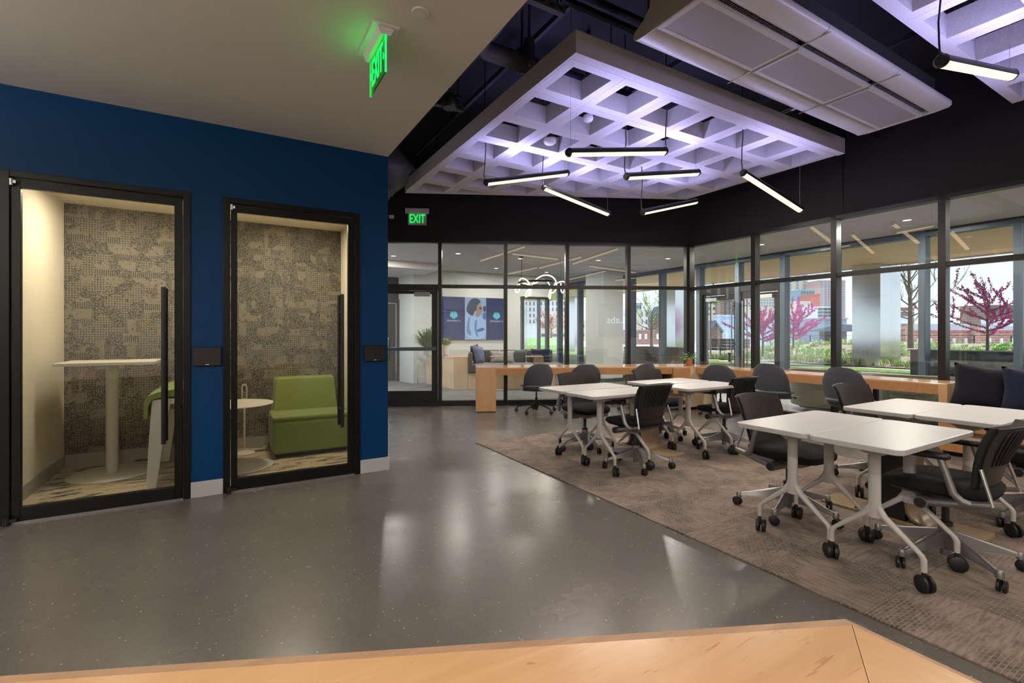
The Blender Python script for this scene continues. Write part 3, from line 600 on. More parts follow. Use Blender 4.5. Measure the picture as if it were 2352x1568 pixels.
# ------------------------------------------------------------------ pendant tube lamps
PL = []
def pendant(e1, e2, label, cord_dx=0, power=1):
    a = atd(*e1); b = atd(*e2); mid = (a + b) / 2; d = b - a; L = d.length; dr = d.normalized()
    rt = thing('pendant_light', label, 'pendant light', tuple(mid), 0, 'tube pendant lights')
    r = .040; sd = dr.cross(Vector((0, 0, 1))).normalized(); up = sd.cross(dr)
    def ring(t, arc0, arc1, rr, n=14): return [dr * t + (sd * math.cos(R(arc0 + (arc1 - arc0) * k / n)) + up * math.sin(R(arc0 + (arc1 - arc0) * k / n))) * rr for k in range(n + 1)]
    h = L / 2
    part('housing', MB().loft([ring(-h, -22, 202, r), ring(h, -22, 202, r)], close=True), 'black_metal', rt, smooth=50)
    part('diffuser', MB().loft([ring(-h + .01, 202, 338, r * .99), ring(h - .01, 202, 338, r * .99)], close=True), 'lamp_warm', rt, smooth=50)
    for s_ in (-1, 1): part('end_cap', MB().tube([dr * (s_ * h), dr * (s_ * (h + .012)), dr * (s_ * (h + .03))], [r * 1.06, r * 1.06, r * .72], 20), 'black_metal', rt, smooth=50)
    part('cable_grip', MB().tube([dr * (-h - .02) + up * r * .6, dr * (-h - .02) + Vector((0, 0, .06))], .005, 8), 'alu_light', rt)
    q = dr * (-h - .025); top = ZC - mid.z
    pts = [q + Vector((0, 0, .03)), q + Vector((-.012, 0, .10)), q + Vector((.006, .01, .25)), q + Vector((.012, 0, .4)), q + Vector((0, 0, .65)), q + Vector((0, 0, top - q.z - .0))]
    part('power_cord', MB().tube(pts, .0055, 8), 'cord', rt, smooth=60)
    q = dr * (h - .02) + up * r
    part('hanging_wire', MB().cyl(q, (q.x, q.y, top), .0014, seg=6), 'steel', rt)
    # its own light: warm down, lavender up
    m4 = Matrix((sd, dr, -up)).transposed() if False else None
    for nm, sg, pw, col in (('down_light', -1, 20 * power, (1, .86, .70)), ('up_light', 1, 11.0 * power, (.52, .49, 1))):
        z = -up * sg * -1 if False else (up * (-sg))          # area lights shine along local -Z
        l = area(nm, mid + up * sg * (r + .006), L * .9, pw, col, size_y=.05)
        xz = dr; zz = z; yy = zz.cross(xz); l.matrix_world = Matrix.Translation(mid + up * sg * (r + .006)) @ Matrix((xz, yy, zz)).transposed().to_4x4()
    return rt
pendant((1526, 347, 4.91), (1308, 350, 4.41), 'lit black tube pendant hanging nearly level, nearest and highest of the cluster')
pendant((1118, 419, 5.77), (1302, 397, 6.28), 'lit black tube pendant at the left of the cluster, rising to the right')
pendant((1250, 430, 6.3), (1397, 490, 6.9), 'lit black tube pendant slanting down to the right below the leftmost one')
pendant((1440, 405, 5.30), (1602, 396, 5.85), 'lit black tube pendant near the middle, just right of and below the level one')
pendant((1477, 487, 6.6), (1599, 462, 7.12), 'smallest looking lit tube pendant, lowest in the middle of the cluster')
pendant((1708, 397, 5.4), (1838, 481, 6.07), 'lit black tube pendant slanting down to the right in front of the dark wall')
pendant((2163, 140, 3.03), (2322, 172, 3.6), 'thick looking lit tube pendant by the top right corner')
# further lamps of the same run, above and behind the camera's right shoulder
def pend_xyz(p, ang, label):
    a = Vector(p); d = Vector((math.cos(R(ang)), math.sin(R(ang)), .1)) * .45
    def inv(v):
        dd_ = v.x * FX + v.y * FY; return dd_, v
    rt = thing('pendant_light', label, 'pendant light', tuple(a), R(ang), 'tube pendant lights')
    part('housing', MB().cyl((-.45, 0, 0), (.45, 0, 0), .036), 'black_metal', rt, smooth=50)
    part('diffuser', MB().bb(-.44, .44, -.028, .028, -.04, -.02), 'lamp_warm', rt)
    part('power_cord', MB().cyl((-.44, 0, .03), (-.44, 0, ZC - a.z), .005, seg=6), 'cord', rt)
    area('down_light', (a.x, a.y, a.z - .045), .8, 20, (1, .82, .62), size_y=.05, rot=(0, 0, R(ang)))
    area('up_light', (a.x, a.y, a.z + .045), .8, 11.0, (.52, .49, 1), size_y=.05, rot=(R(180), 0, R(ang)))
for p, an, lb in (((5.6, 1.0, 3.0), 40, 'tube pendant right of the thick looking one, outside the view'), ((4.2, -.6, 3.0), -30, 'tube pendant over the carpet just behind the camera'), ((6.0, -1.2, 3.05), 10, 'tube pendant near the right windows behind the camera'), ((3.2, -2.0, 3.0), 60, 'tube pendant far behind the camera, left one'), ((5.2, -3.0, 3.0), -10, 'tube pendant nearest the rear wall')):
    pend_xyz(p, an, lb)

# ------------------------------------------------------------------ recessed ceiling lights
def downlight(x, y, z, label, power=10, r=.055, col=(1, .93, .84), real=True, group='recessed downlights'):
    rt = thing('recessed_downlight', label, 'ceiling light', (x, y, z), 0, group)
    part('trim_ring', MB().lathe([(r, 0), (r * 1.3, -.001), (r * 1.3, -.004), (r, -.006), (r * .95, -.002)], seg=20), 'white_plastic', rt, smooth=40)
    part('lamp_disc', MB().lathe([(.001, -.003), (r * .95, -.003), (r * .95, -.0005), (.001, -.0005)], seg=20), 'down_glow', rt)
    if real: area('lamp', (x, y, z - .012), r * 2, power, col, shape='DISK')
for x, y, lb in ((3.1, 10.4, 'lobby downlight seen through the pane above the glass door, nearest of three'), (2.2, 11.6, 'lobby downlight farthest left above the glass door, by the blue wall corner'), (3.0, 11.3, 'lobby downlight above the glass door, middle of three'),
        (5.7, 9.3, 'lobby downlight just beyond the middle of the back glass'), (7.4, 8.6, 'lobby downlight just beyond the right panes of the back glass'), (6.0, 11.0, 'lobby downlight near the ring chandelier, by the video wall'), (4.2, 9.4, 'lobby downlight seen above the left screen of the video wall'), (7.6, 11.0, 'lobby downlight near the window with blinds')):
    downlight(x, y, 3.02 if not (x < 4.4 and y > 11) else 2.86, lb, 32)
for x, y, lb in ((8.8, 5.5, 'corridor downlight above the double doors'), (8.8, 3.2, 'corridor downlight seen above the large steel column'), (8.7, 1.3, 'corridor downlight at the top right, above the largest redbud'), (8.8, -1, 'corridor downlight beyond the right edge of the photo'), (8.6, 7.6, 'corridor downlight near the room corner')):
    downlight(x, y, 3.02, lb, 75)
for x, y, lb in ((-.4, -.6, 'recessed downlight in the white ceiling right behind the camera'), (-3.2, 1.2, 'recessed downlight in the white ceiling left of the left booth'), (-.4, -2.6, 'recessed downlight in the white ceiling, second one behind the camera'), (-3.4, -2.8, 'recessed downlight in the white ceiling at the far rear left')):
    downlight(x, y, 3.0, lb, 60)
# unseen linear up/down lamps, added to brighten the white ceiling
def added_fill_lamp(x, y, lb, up=150, dn=40):
    rt = thing('added_fill_lamp', lb, 'ceiling light', (x, y, 2.45))
    part('housing', MB().bb(-.04, .04, -1.2, 1.2, -.03, .03), 'alu', rt); part('diffuser', MB().bb(-.035, .035, -1.19, 1.19, -.034, -.03), 'disc_glow', rt)
    for yy in (-1, 1): part('hanging_wire', MB().cyl((0, yy, .03), (0, yy, .55), .002, seg=6), 'steel', rt)
    area('up_light', (x, y, 2.49), .07, up, (1, .93, .84), size_y=2.3, rot=(R(180), 0, 0)); area('down_light', (x, y, 2.41), .07, dn, (1, .88, .74), size_y=2.3)
added_fill_lamp(-2.7, 2.0, 'added linear fill lamp beside the left booth, outside the left edge of view', 150, 10); added_fill_lamp(-3.4, -1.2, 'added linear fill lamp at the far left behind the camera position'); added_fill_lamp(-3.7, -3.8, 'added linear fill lamp near the rear wall behind the camera position')
# round flat lights of the booths
for x, lb, pw in ((-.785, 'round flat ceiling light of the left booth', 24), (.535, 'round flat ceiling light of the right booth', 24)):
    rt = thing('ceiling_light', lb, 'ceiling light', (x, 5.43, 2.58))
    part('rim', MB().lathe([(.205, 0), (.215, -.004), (.215, -.03), (.205, -.035), (.19, -.035), (.19, 0)], seg=40), 'white_plastic', rt, smooth=40)
    part('diffuser', MB().lathe([(.001, -.036), (.15, -.036), (.19, -.03), (.19, -.002), (.001, -.002)], seg=40), 'disc_glow', rt, smooth=40)
    area('lamp', (x, 5.43, 2.535), .36, pw, (1, .87, .68), shape='DISK')

# ------------------------------------------------------------------ carpet field made of tiles
cp = thing('carpet', 'taupe carpet of patterned square tiles under the four white table pairs', 'carpet', (2.53, 5.15, 0))
T_ = .508
tm = {}
for i in range(6):
    for j in range(20):
        if -j * T_ + 5.15 < YS + .6: break
        k = (i + j) % 2
        if k not in tm:
            mb = MB(); mb.prism(rrect(T_ - .0015, T_ - .0015, .004, 2), 0, .008); tm[k] = mb.mesh('carpet_tile', 'carpet_tile')
        o = obj('carpet_tile', tm[k], None, cp, loc=((i + .5) * T_, -(j + .5) * T_, .0005), rotz=R(90) * k)
CZ = .0085

# ------------------------------------------------------------------ flip-top tables
def caster(mb_w, x, y, z0, r, gap, ang, wid):
    c, s = math.cos(ang), math.sin(ang)
    for sg in (-1, 1):
        cx, cy = x - s * sg * gap, y + c * sg * gap
        a = (cx - s * (-wid / 2), cy + c * (-wid / 2), z0 + r); b = (cx - s * (wid / 2), cy + c * (wid / 2), z0 + r)
        mb_w.tube([a, (a[0] * .8 + b[0] * .2, a[1] * .8 + b[1] * .2, z0 + r), (a[0] * .2 + b[0] * .8, a[1] * .2 + b[1] * .8, z0 + r), b], [r * .82, r, r, r * .82], 18)
def make_table(label, group=None):
    t = thing('flip_top_table', label, 'table', group=group); W, D, H = .945, .435, .74
    part('tabletop', MB().prism(rrect(W, D, .045, 6), H - .028, H), 'laminate_white', t, bevel=.004)
    for sx in (-1, 1):
        x = sx * (W / 2 - .26)
        part('bracket', MB().loft([[(x - .02, -.15, H - .029), (x + .02, -.15, H - .029), (x + .02, .15, H - .029), (x - .02, .15, H - .029)], [(x - .026, -.045, H - .09), (x + .026, -.045, H - .09), (x + .026, .045, H - .09), (x - .026, .045, H - .09)]]), 'leg_white', t, bevel=.005)
        lg = MB()
        def oval(cx, cy, z, a, b, n=14): return [(cx + a * math.cos(2 * math.pi * k / n), cy + b * math.sin(2 * math.pi * k / n), z) for k in range(n)]
        lg.loft([oval(x, 0, H - .085, .021, .030), oval(x, 0, .40, .021, .030), oval(x, 0, .345, .021, .040), oval(x, 0, .31, .019, .034)])
        for sy in (-1, 1):
            lg.loft([oval(x, sy * .010, .375, .019, .022), oval(x, sy * .035, .33, .019, .026), oval(x, sy * .198, .188, .0145, .0165), oval(x, sy * .210, .168, .0145, .0155), oval(x, sy * .212, .155, .014, .014), oval(x, sy * .212, .105, .014, .014)])
        l = part('leg', lg, 'leg_white', t, smooth=50)
        for sy in (-1, 1):
            wv = MB(); an = rnd.uniform(0, 3.1); caster(wv, x + .012, sy * .212, 0, .042, .017, an, .022)
            wv.cyl((x, sy * .212, .05), (x, sy * .212, .11), .010)
            part('caster', wv, 'rubber', l, smooth=45)
    part('crossbar', MB().cyl((-W / 2 + .28, 0, H - .07), (W / 2 - .28, 0, H - .07), .016), 'leg_white', t, smooth=45)
    return t
TB = [((3.20, 1.665, CZ), 'white table of the nearest pair, the one with a black chair seat under it'),
      ((3.195, 1.228, CZ), 'white table nearest to the camera, a black chair pulled up at its right'),
      ((4.485, 1.655, CZ), 'white table of the right pair, farther from the camera, in front of the navy cushions'),
      ((4.50, 1.216, CZ), 'white table cut by the right edge of the photo, nearer one of the right pair'),
      ((3.225, 3.94, CZ), 'white table at the far left, farther one of its pair, by the grey chairs'),
      ((3.215, 3.47, CZ), 'white table at the far left, nearer of its pair, left Y legs in view'),
      ((4.44, 3.92, CZ), 'white table of the far middle pair, the one next to the window bench'),
      ((4.43, 3.45, CZ), 'white table of the far middle pair, nearer one, between two black chairs')]
t0 = make_table(TB[0][1], 'white flip-top tables'); t0.location = TB[0][0]
for p, lb in TB[1:]: dup(t0, p, R(rnd.uniform(-.6, .6)), lb)

# ------------------------------------------------------------------ plywood power pedestals between the table pairs
def pedestal(x, y, label):
    t = thing('power_pedestal', label, 'pedestal', (x, y, CZ))
    part('base_plate', MB().prism(rrect(.29, .93, .03, 4), 0, .018), 'oak_flat', t, bevel=.003)
    part('shelf', MB().prism(rrect(.29, .93, .03, 4), .622, .640), 'oak_flat', t, bevel=.003)
    for s_ in (-1, 1):
        prof = [(.22, .018), (.16, .022), (.115, .04), (.09, .075), (.082, .13), (.082, .52), (.09, .565), (.115, .60), (.16, .618), (.22, .622)]
        inn = [(.22, .034), (.165, .037), (.125, .053), (.103, .083), (.096, .13), (.096, .52), (.103, .557), (.125, .587), (.165, .603), (.22, .606)]
        mb = MB(); pf = prof + inn[::-1]
        for xa, xb in ((-.135, .135),): mb.loft([[(q, s_ * yy, zz) for yy, zz in pf] for q in (xa, xb)])
        part('bent_panel', mb, 'oak', t, smooth=35)
    part('core', MB().bb(-.12, .12, -.08, .08, .02, .62), 'black_plastic', t)
pedestal(4.075, 1.53, 'plywood power pedestal with a long floor plate under the near tables')
pedestal(4.065, 3.94, 'plywood power pedestal with a long floor plate under the far tables')

# ------------------------------------------------------------------ black task chairs
def superring(cx, cy, a, b, z, n=28, p=3.2, dip=0):
    o = []
    for k in range(n):
        t = 2 * math.pi * k / n; c, s = math.cos(t), math.sin(t)
        x = a * math.copysign(abs(c) ** (2 / p), c); y = b * math.copysign(abs(s) ** (2 / p), s)
        zz = z + (dip * -max(0, (y / b)) ** 3 if b else 0)
        o.append((cx + x, cy + y, zz))
    return o
def star_base(t, rad, mat_arm, hub_h, tip_h, r_w, deep=True, a0=18):
    hub = MB().lathe([(.028, .075), (.036, .09), (.034, .20), (.028, .205)], seg=20).lathe([(.024, .035), (.024, .08)], seg=16)
    sb = part('star_base', hub, mat_arm, t, smooth=40)
    for k in range(5):
        a = R(a0 + 72 * k); c, s = math.cos(a), math.sin(a)
        def sec(rr, zt, zb, w): return [(c * rr - s * q, s * rr + c * q, z) for q, z in ((-w, zb), (w, zb), (w * .75, zt - .006), (w * .3, zt), (-w * .3, zt), (-w * .75, zt - .006))]
        if deep: m_ = MB().loft([sec(.02, .185, .085, .022), sec(.12, .155, .088, .02), sec(rad - .02, .10, .078, .015), sec(rad + .012, .094, .070, .016)]); m_.lathe([(.001, .062), (.019, .064), (.019, .09), (.014, .102), (.001, .104)], (c * rad, s * rad, 0), 14)
        else: m_ = MB().tube([(c * .02, s * .02, hub_h), (c * .06, s * .06, hub_h - .02), (c * rad * .93, s * rad * .93, tip_h + .01), (c * rad, s * rad, tip_h), (c * rad, s * rad, tip_h - .035)], [.016, .014, .011, .009, .008], 10)
        arm = part('base_arm', m_, mat_arm, t, smooth=40)
        wv = MB(); caster(wv, c * (rad + .012), s * (rad + .012), 0, r_w, .012, a + rnd.uniform(-1.2, 1.2), .016); wv.cyl((c * rad, s * rad, r_w), (c * rad, s * rad, .068), .012)
        part('caster', wv, 'rubber', arm, smooth=45)
def task_chair(label):
    t = thing('task_chair', label, 'chair', group='black task chairs at the white tables')
    star_base(t, .325, 'alu', .2, .1, .031)
    part('gas_column', MB().lathe([(.022, .035), (.022, .20), (.034, .202), (.034, .225), (.018, .23), (.018, .345)], seg=18), 'black_plastic', t, smooth=40)
    mech = MB().loft([superring(0, .0, .055, .06, .335), superring(0, .0, .10, .13, .355), superring(0, -.005, .14, .17, .385), superring(0, -.01, .15, .18, .40)])
    part('mechanism', mech, 'alu', t, smooth=50)
    for s_ in (-1, 1):
        tb = part('side_arm', MB().tube([(s_ * .235, .03, .372), (s_ * .245, -.09, .398), (s_ * .245, -.245, .432)], [.021, .020, .018], 14), 'alu', t, smooth=45)
        part('pivot_cap', MB().cyl((s_ * .10, .035, .37), (s_ * .262, .035, .37), .031, seg=22), 'alu', tb, smooth=40)
        part('pivot_disc', MB().cyl((s_ * .262, .035, .37), (s_ * .2665, .035, .37), .027, seg=22), 'black_plastic', tb)
        part('back_rod', MB().tube([(s_ * .245, -.25, .425), (s_ * .225, -.20, .60)], .009, 10), 'alu_light', tb, smooth=45)
        ap = part('arm_post', MB().tube([(s_ * .247, -.17, .415), (s_ * .262, -.135, .425), (s_ * .272, -.105, .46), (s_ * .272, -.055, .63)], [.017, .019, .019, .017], 14), 'alu', t, smooth=45)
        pad = MB().loft([superring(s_ * .272, .055, .020, .135, .628), superring(s_ * .272, .055, .030, .15, .636), superring(s_ * .272, .055, .032, .152, .648), superring(s_ * .272, .055, .024, .142, .660)])
        part('armrest', pad, 'black_plastic', ap, smooth=50)
    pan = MB().loft([superring(0, 0, .17, .19, .392), superring(0, .01, .225, .225, .412, dip=.01), superring(0, .015, .238, .238, .425, dip=.018)])
    part('seat_pan', pan, 'black_plastic', t, smooth=50)
    cu = MB().loft([superring(0, .015, .225, .228, .423, dip=.02), superring(0, .02, .243, .248, .438, dip=.022), superring(0, .02, .245, .252, .462, dip=.026), superring(0, .02, .228, .236, .484, dip=.03), superring(0, .015, .16, .17, .493, dip=.02), superring(0, .01, .05, .06, .489)])
    part('seat', cu, 'chair_seat_fabric', t, smooth=60)
    # backrest: upright curved sheet leaning back; wide at the top
    def bf(off):
        def f(u, v):
            q = 2 * u - 1; wd = .175 + .055 * min(1, v * 1.5); 
            if v < .12: wd *= .86 + .14 * (v / .12)
            z = .43 + .40 * v; y = -.185 - .035 * v - .095 * v * v - off + .075 * q * q * (.35 + .65 * v)
            if v < .25: y += .03 * (1 - v / .25) ** 2
            return Vector((q * wd, y, z - .012 * q * q * (1 if v > .9 else 0)))
        return f
    part('backrest', MB().surf(lambda u, v: bf(0)(u, .02 + v * .98), 16, 14, lambda u, v: .012 + .022 * (math.sin(math.pi * u) ** .5) * min(1, (1 - v) * 8 + .55)), 'chair_fabric', t, smooth=60)
    bs = part('back_shell', MB().surf(lambda u, v: bf(.022)(.03 + u * .94, .0 + v * .97), 16, 14, .008), 'black_plastic', t, smooth=60)
    rb = MB()
    for k in range(11):
        u = .16 + .068 * k; pts = [bf(.029)(u, v) + Vector((0, 0, 0)) for v in (.44, .55, .66, .77, .88, .93)]
        rb.tube(pts, [.003, .006, .006, .006, .006, .003], 6)
    part('back_ribs', rb, 'rubber', bs, smooth=60)
    part('top_rim', MB().tube([bf(.03)(u / 12, .985) for u in range(13)], .006, 8), 'black_metal', bs, smooth=60)
    return t
CH = [((3.44, 3.44), 4, 'black task chair with slotted back, centre left, at the nearer far-left table'),
      ((3.50, 4.30), 168, 'black armed chair behind the far-left tables, its back to the window bench'),
      ((4.86, 3.48), 2, 'black task chair with slotted back, at the right end of the far middle tables'),
      ((4.70, 4.28), 176, 'black armed chair behind the far middle tables, mostly hidden, back top in view'),
      ((3.50, 1.98), 177, 'big dark chair seen from the front behind the nearest table, seat in full view'),
      ((3.52, 1.10), 2, 'black task chair nearest to the camera, with slotted back and silver arm'),
      ((4.92, 1.98), 172, 'black chair behind the right tables, only its curved back top showing'),
      ((4.78, 1.02), 4, 'black task chair cut by the right edge of the photo, round silver pivot showing')]
c0 = task_chair(CH[0][2]); c0.location = (*CH[0][0], CZ); c0.rotation_euler.z = R(CH[0][1])
for (x, y), a, lb in CH[1:]: dup(c0, (x, y, CZ), R(a), lb)

# ------------------------------------------------------------------ grey shell chairs along the bench
def shell_chair(label):
    t = thing('shell_chair', label, 'chair', group='grey shell chairs along the bench')
    star_base(t, .33, 'black_metal', .165, .075, .028, deep=False, a0=5)
    part('gas_column', MB().lathe([(.022, .03), (.022, .25), (.013, .255), (.013, .385), (.09, .39), (.09, .408)], seg=20), 'black_metal', t, smooth=40)
    part('lever', MB().tube([(.05, .05, .392), (.24, .09, .372)], .006, 8).lathe([(.001, -.014), (.013, -.008), (.013, .008), (.001, .014)], (.25, .092, .372), 10), 'black_metal', t, smooth=40)
    def back(u, v):
        q = 2 * u - 1; wd = .262 * (1 - .30 * max(0, (v - .45) / .55) ** 2.2) * (1 - .10 * (1 - v) ** 2)
        z = .365 + .46 * v - .05 * (abs(q) ** 3.2) * (1 if v > .8 else v); y = -.185 - .055 * v + .15 * q * q * (1 - .45 * v) + .05 * (1 - v) ** 3
        if v > .95: wd *= 1 - (v - .95) * 2.5
        return Vector((q * wd, y, z))
    part('backrest', MB().surf(back, 18, 16, lambda u, v: .010 + .022 * (max(0, math.sin(math.pi * u)) ** .4) * (max(0, math.sin(math.pi * min(1, max(0, v * .96 + .02)))) ** .3)), 'shell_fabric', t, smooth=70)
    st = MB().loft([superring(0, .02, .15, .17, .408), superring(0, .03, .225, .225, .425, p=2.6, dip=.01), superring(0, .035, .25, .24, .445, p=2.6, dip=.016), superring(0, .035, .228, .215, .462, p=2.6, dip=.02), superring(0, .03, .10, .10, .458)])
    part('seat', st, 'shell_seat', t, smooth=60)
    return t
wa = math.degrees(BA)      # chairs face the glass
def gcen(px, ytop, d): q = atd(px, ytop, d); return q
GC = [((4.42, 6.70), wa + 14, .985, 'grey shell chair at the left end of the window bench, base in full view'),
      ((5.16, 6.36), wa, .97, 'second grey shell chair from the left along the window bench'),
      ((6.02, 5.94), wa + 22, .98, 'grey shell chair left of the potted ivy, above a black chair back'),
      ((6.86, 4.98), -66, .985, 'grey shell chair just right of the potted ivy, at the bench under the double doors'),
      ((6.74, 4.02), -86, 1.075, 'large grey shell chair turned aside, its blue-grey seat and lever in view'),
      ((6.62, 3.0), -90, 1.085, 'grey shell chair nearest the navy cushions, behind a black chair')]
g0 = shell_chair(GC[0][3])
for i, ((x, y), a, s_, lb) in enumerate(GC):
    o = g0 if i == 0 else dup(g0, (0, 0, 0), 0, lb)
    o.location = (x, y, 0); o.rotation_euler = (0, 0, R(a)); o.scale = (1, 1, s_)

# ------------------------------------------------------------------ window bench
bn = thing('window_bench', 'maple work bench wrapping along the back glass and the right glass wall', 'bench', (0, 0, 0))
F0 = Vector((3.517, 7.153)); XB = 6.93; YE = 2.15
F1 = F0 + BD * ((XB - F0.x) / BD.x); B0 = F0 + BN * .78; BX = XW - .09
kk = (BX - B0.x) / BD.x; B1 = B0 + BD * kk
top = MB(); top.prism([(F0.x, F0.y), (F1.x, F1.y), (XB, YE), (BX, YE), (B1.x, B1.y), (B0.x, B0.y)], .72, .74)
part('worktop', top, 'maple', bn, bevel=.002)
def seg(mb, a, b, th, z0, z1):
    d = (b - a).normalized(); n_ = Vector((-d.y, d.x)); c_ = (a + b) / 2 + n_ * th / 2
    return mb.box((c_.x, c_.y, (z0 + z1) / 2), ((b - a).length, th, z1 - z0), math.atan2(d.y, d.x))
ap = seg(MB(), F0 + BD * .33, F1, .03, .615, .72); part('apron', ap, 'maple_apron', bn)
part('apron', MB().bb(XB, XB + .03, YE + .08, F1.y, .615, .72), 'maple_apron', bn)
part('end_panel', seg(MB(), F0, F0 + BD * .335, .78, .012, .72), 'maple_z', bn, bevel=.002)
part('end_panel', MB().bb(XB, BX, YE, YE + .08, .01, .72), 'maple_z', bn, bevel=.002)
cc = Vector((6.78, 5.50)); 
part('corner_cabinet', MB().prism([(cc.x, cc.y), (BX, cc.y), (BX, B1.y - .03), (B1.x - .1, B1.y - .02), (cc.x - .02, cc.y + .45)], .05, .72), 'maple_pale', bn)
part('corner_cabinet', seg(MB(), cc - BD * .30, cc, .45, .05, .72), 'maple_apron', bn)
part('shelf_box', seg(seg(MB(), cc - BD * .98, cc - BD * .95, .45, .05, .72), cc - BD * .95, cc - BD * .30, .45, .05, .08), 'maple_apron', bn)
part('shelf_box', seg(MB(), cc - BD * .95 + BN * .42, cc - BD * .30 + BN * .42, .03, .08, .72), 'black_paint', bn)
for y in (3.0, 4.35): part('support_leg', MB().bb(BX - .08, BX - .02, y, y + .05, 0, .72), 'black_metal', bn)
for px, py in ((7.18, 3.35), (7.18, 4.5), (5.1, 6.85)):
    part('power_outlet', MB().prism([(px + .05 * math.cos(k * .5236), py + .09 * math.sin(k * .5236)) for k in range(12)], .74, .742), 'alu', bn)
# potted ivy on the bench corner
def leafshape(mb, base, d, up, L, Wd, curl=.2):
    s_ = d.cross(up).normalized(); pts = []
    for t_, ww in ((0, .05), (.25, .9), (.5, 1), (.8, .5), (1, .02)):
        c_ = base + d * (L * t_) + up * (-curl * L * t_ * t_); pts.append((c_ - s_ * Wd * ww / 2 - up * .12 * Wd * ww, c_, c_ + s_ * Wd * ww / 2 - up * .12 * Wd * ww))
    vs = [q for r_ in pts for q in r_]; f = []
    for i in range(4):
        a = i * 3; f += [(a, a + 1, a + 4, a + 3), (a + 1, a + 2, a + 5, a + 4)]
    mb.add(vs, f)
iv = atd(1583, 832, 8.60); pos = (iv.x, iv.y, .74)
pl = thing('potted_plant', 'small trailing plant in a terracotta pot on the corner of the bench', 'plant', pos)
part('pot', MB().lathe([(.042, 0), (.052, .01), (.058, .10), (.052, .125), (.047, .125), (.05, .10), (.044, .09), (.001, .09)], seg=24), 'terracotta', pl, smooth=40)
lm = MB(); vm = MB()
for k in range(30):
    a = rnd.uniform(0, 6.28); e_ = rnd.uniform(.2, 1.3); h0 = Vector((math.cos(a) * .03, math.sin(a) * .03, .12)); dd_ = Vector((math.cos(a) * math.cos(e_), math.sin(a) * math.cos(e_), math.sin(e_)))
    tip = h0 + dd_ * rnd.uniform(.03, .12); vm.tube([h0, tip], .0015, 5); leafshape(lm, tip, Vector((dd_.x, dd_.y, .1)).normalized(), Vector((0, 0, 1)), rnd.uniform(.065, .10), rnd.uniform(.04, .06), .5)
for sx, ln in ((-1, .36), (-1, .22), (1, .22), (1, .14), (-1, .10)):
    dr_ = Vector((RX * sx, RY * sx, 0)); pts = [Vector((0, 0, .13)) + dr_ * (ln * q) + Vector((0, 0, .04 * math.sin(q * 3.1) - .13 * q * q)) for q in (0, .25, .5, .75, 1)]
    vm.tube(pts, .0022, 5)
    for q in pts[1:]: leafshape(lm, q, (dr_ + Vector((rnd.uniform(-.6, .6), rnd.uniform(-.6, .6), -.2))).normalized(), Vector((0, 0, 1)), .075, .05, .4)
part('leaves', lm, 'leaf', pl, kind='stuff'); part('stems', vm, 'leaf', pl)

# ------------------------------------------------------------------ banquette with cushions by the right wall
bq = thing('banquette', 'maple banquette with dark seat pad along the right glass wall', 'bench seat', (0, 0, 0))
part('base', MB().bb(6.62, XW - .1, -2.2, 2.12, .05, .36), 'maple_apron', bq); part('toe_kick', MB().bb(6.66, XW - .1, -2.2, 2.10, 0, .05), 'black_paint', bq)
for k in range(3): part('seat_pad', MB().bb(6.60, XW - .12, 2.10 - (k + 1) * 1.4 + .006, 2.10 - k * 1.4, .36, .50), 'navy_dark_fabric', bq, bevel=.025, bseg=4)
def pillow(name, label, m, c, w_, h_, th, rz, tilt, roll=0, group=None, corner=.06, parent=None):
    def f(u, v, s_):
        x = 2 * u - 1; y = 2 * v - 1; k = 1 + corner * (abs(x * y) ** 2) - .06 * (1 - abs(x * y))
        z = s_ * th / 2 * (max(0, (1 - x ** 4)) ** .6) * (max(0, (1 - y ** 4)) ** .6) * (1 + .05 * math.sin(7 * x + 3 * y))
        return Vector((x * w_ / 2 * k, z, y * h_ / 2 * k))
    n = 16; mb = MB(); W = n + 1
    for s_ in (-1, 1):
        vs = [f(i / n, j / n, s_) for j in range(W) for i in range(W)]; mb.add(vs, [(j * W + i, j * W + i + 1, (j + 1) * W + i + 1, (j + 1) * W + i) for j in range(n) for i in range(n)])
    me = mb.mesh(name, m); bm = bmesh.new(); bm.from_mesh(me); bmesh.ops.remove_doubles(bm, verts=bm.verts, dist=.0005); bmesh.ops.recalc_face_normals(bm, faces=bm.faces); bm.to_mesh(me); bm.free()
    me.polygons.foreach_set('use_smooth', [True] * len(me.polygons))
    o = obj(name, me, None); o.location = c; o.rotation_euler = (tilt, roll, rz)
    tag(o, label, 'cushion', group); return o
pillow('throw_cushion', 'dark navy cushion at the left end of the right banquette', 'navy_dark_fabric', (7.0, 1.86, .715), .50, .48, .19, R(-72), R(-16), R(6))
pillow('throw_cushion', 'blue navy cushion cut by the right edge of the photo, right of the darker one', 'navy_fabric', (6.93, 1.44, .70), .54, .47, .19, R(-60), R(-17), R(7))

# ------------------------------------------------------------------ foreground counter
fc = thing('counter', 'maple counter top with plywood edge across the bottom of the photo', 'counter', (0, 0, 0))
A_ = Vector((1.025, .471)); dl = Vector((-.910, .4145)).normalized(); nl = Vector((dl.y, -dl.x))
E_ = A_ + dl * 3.2
inner = [A_, E_, E_ - nl * -.0 + Vector((0, -1.2)), Vector((A_.x, -1.6))]
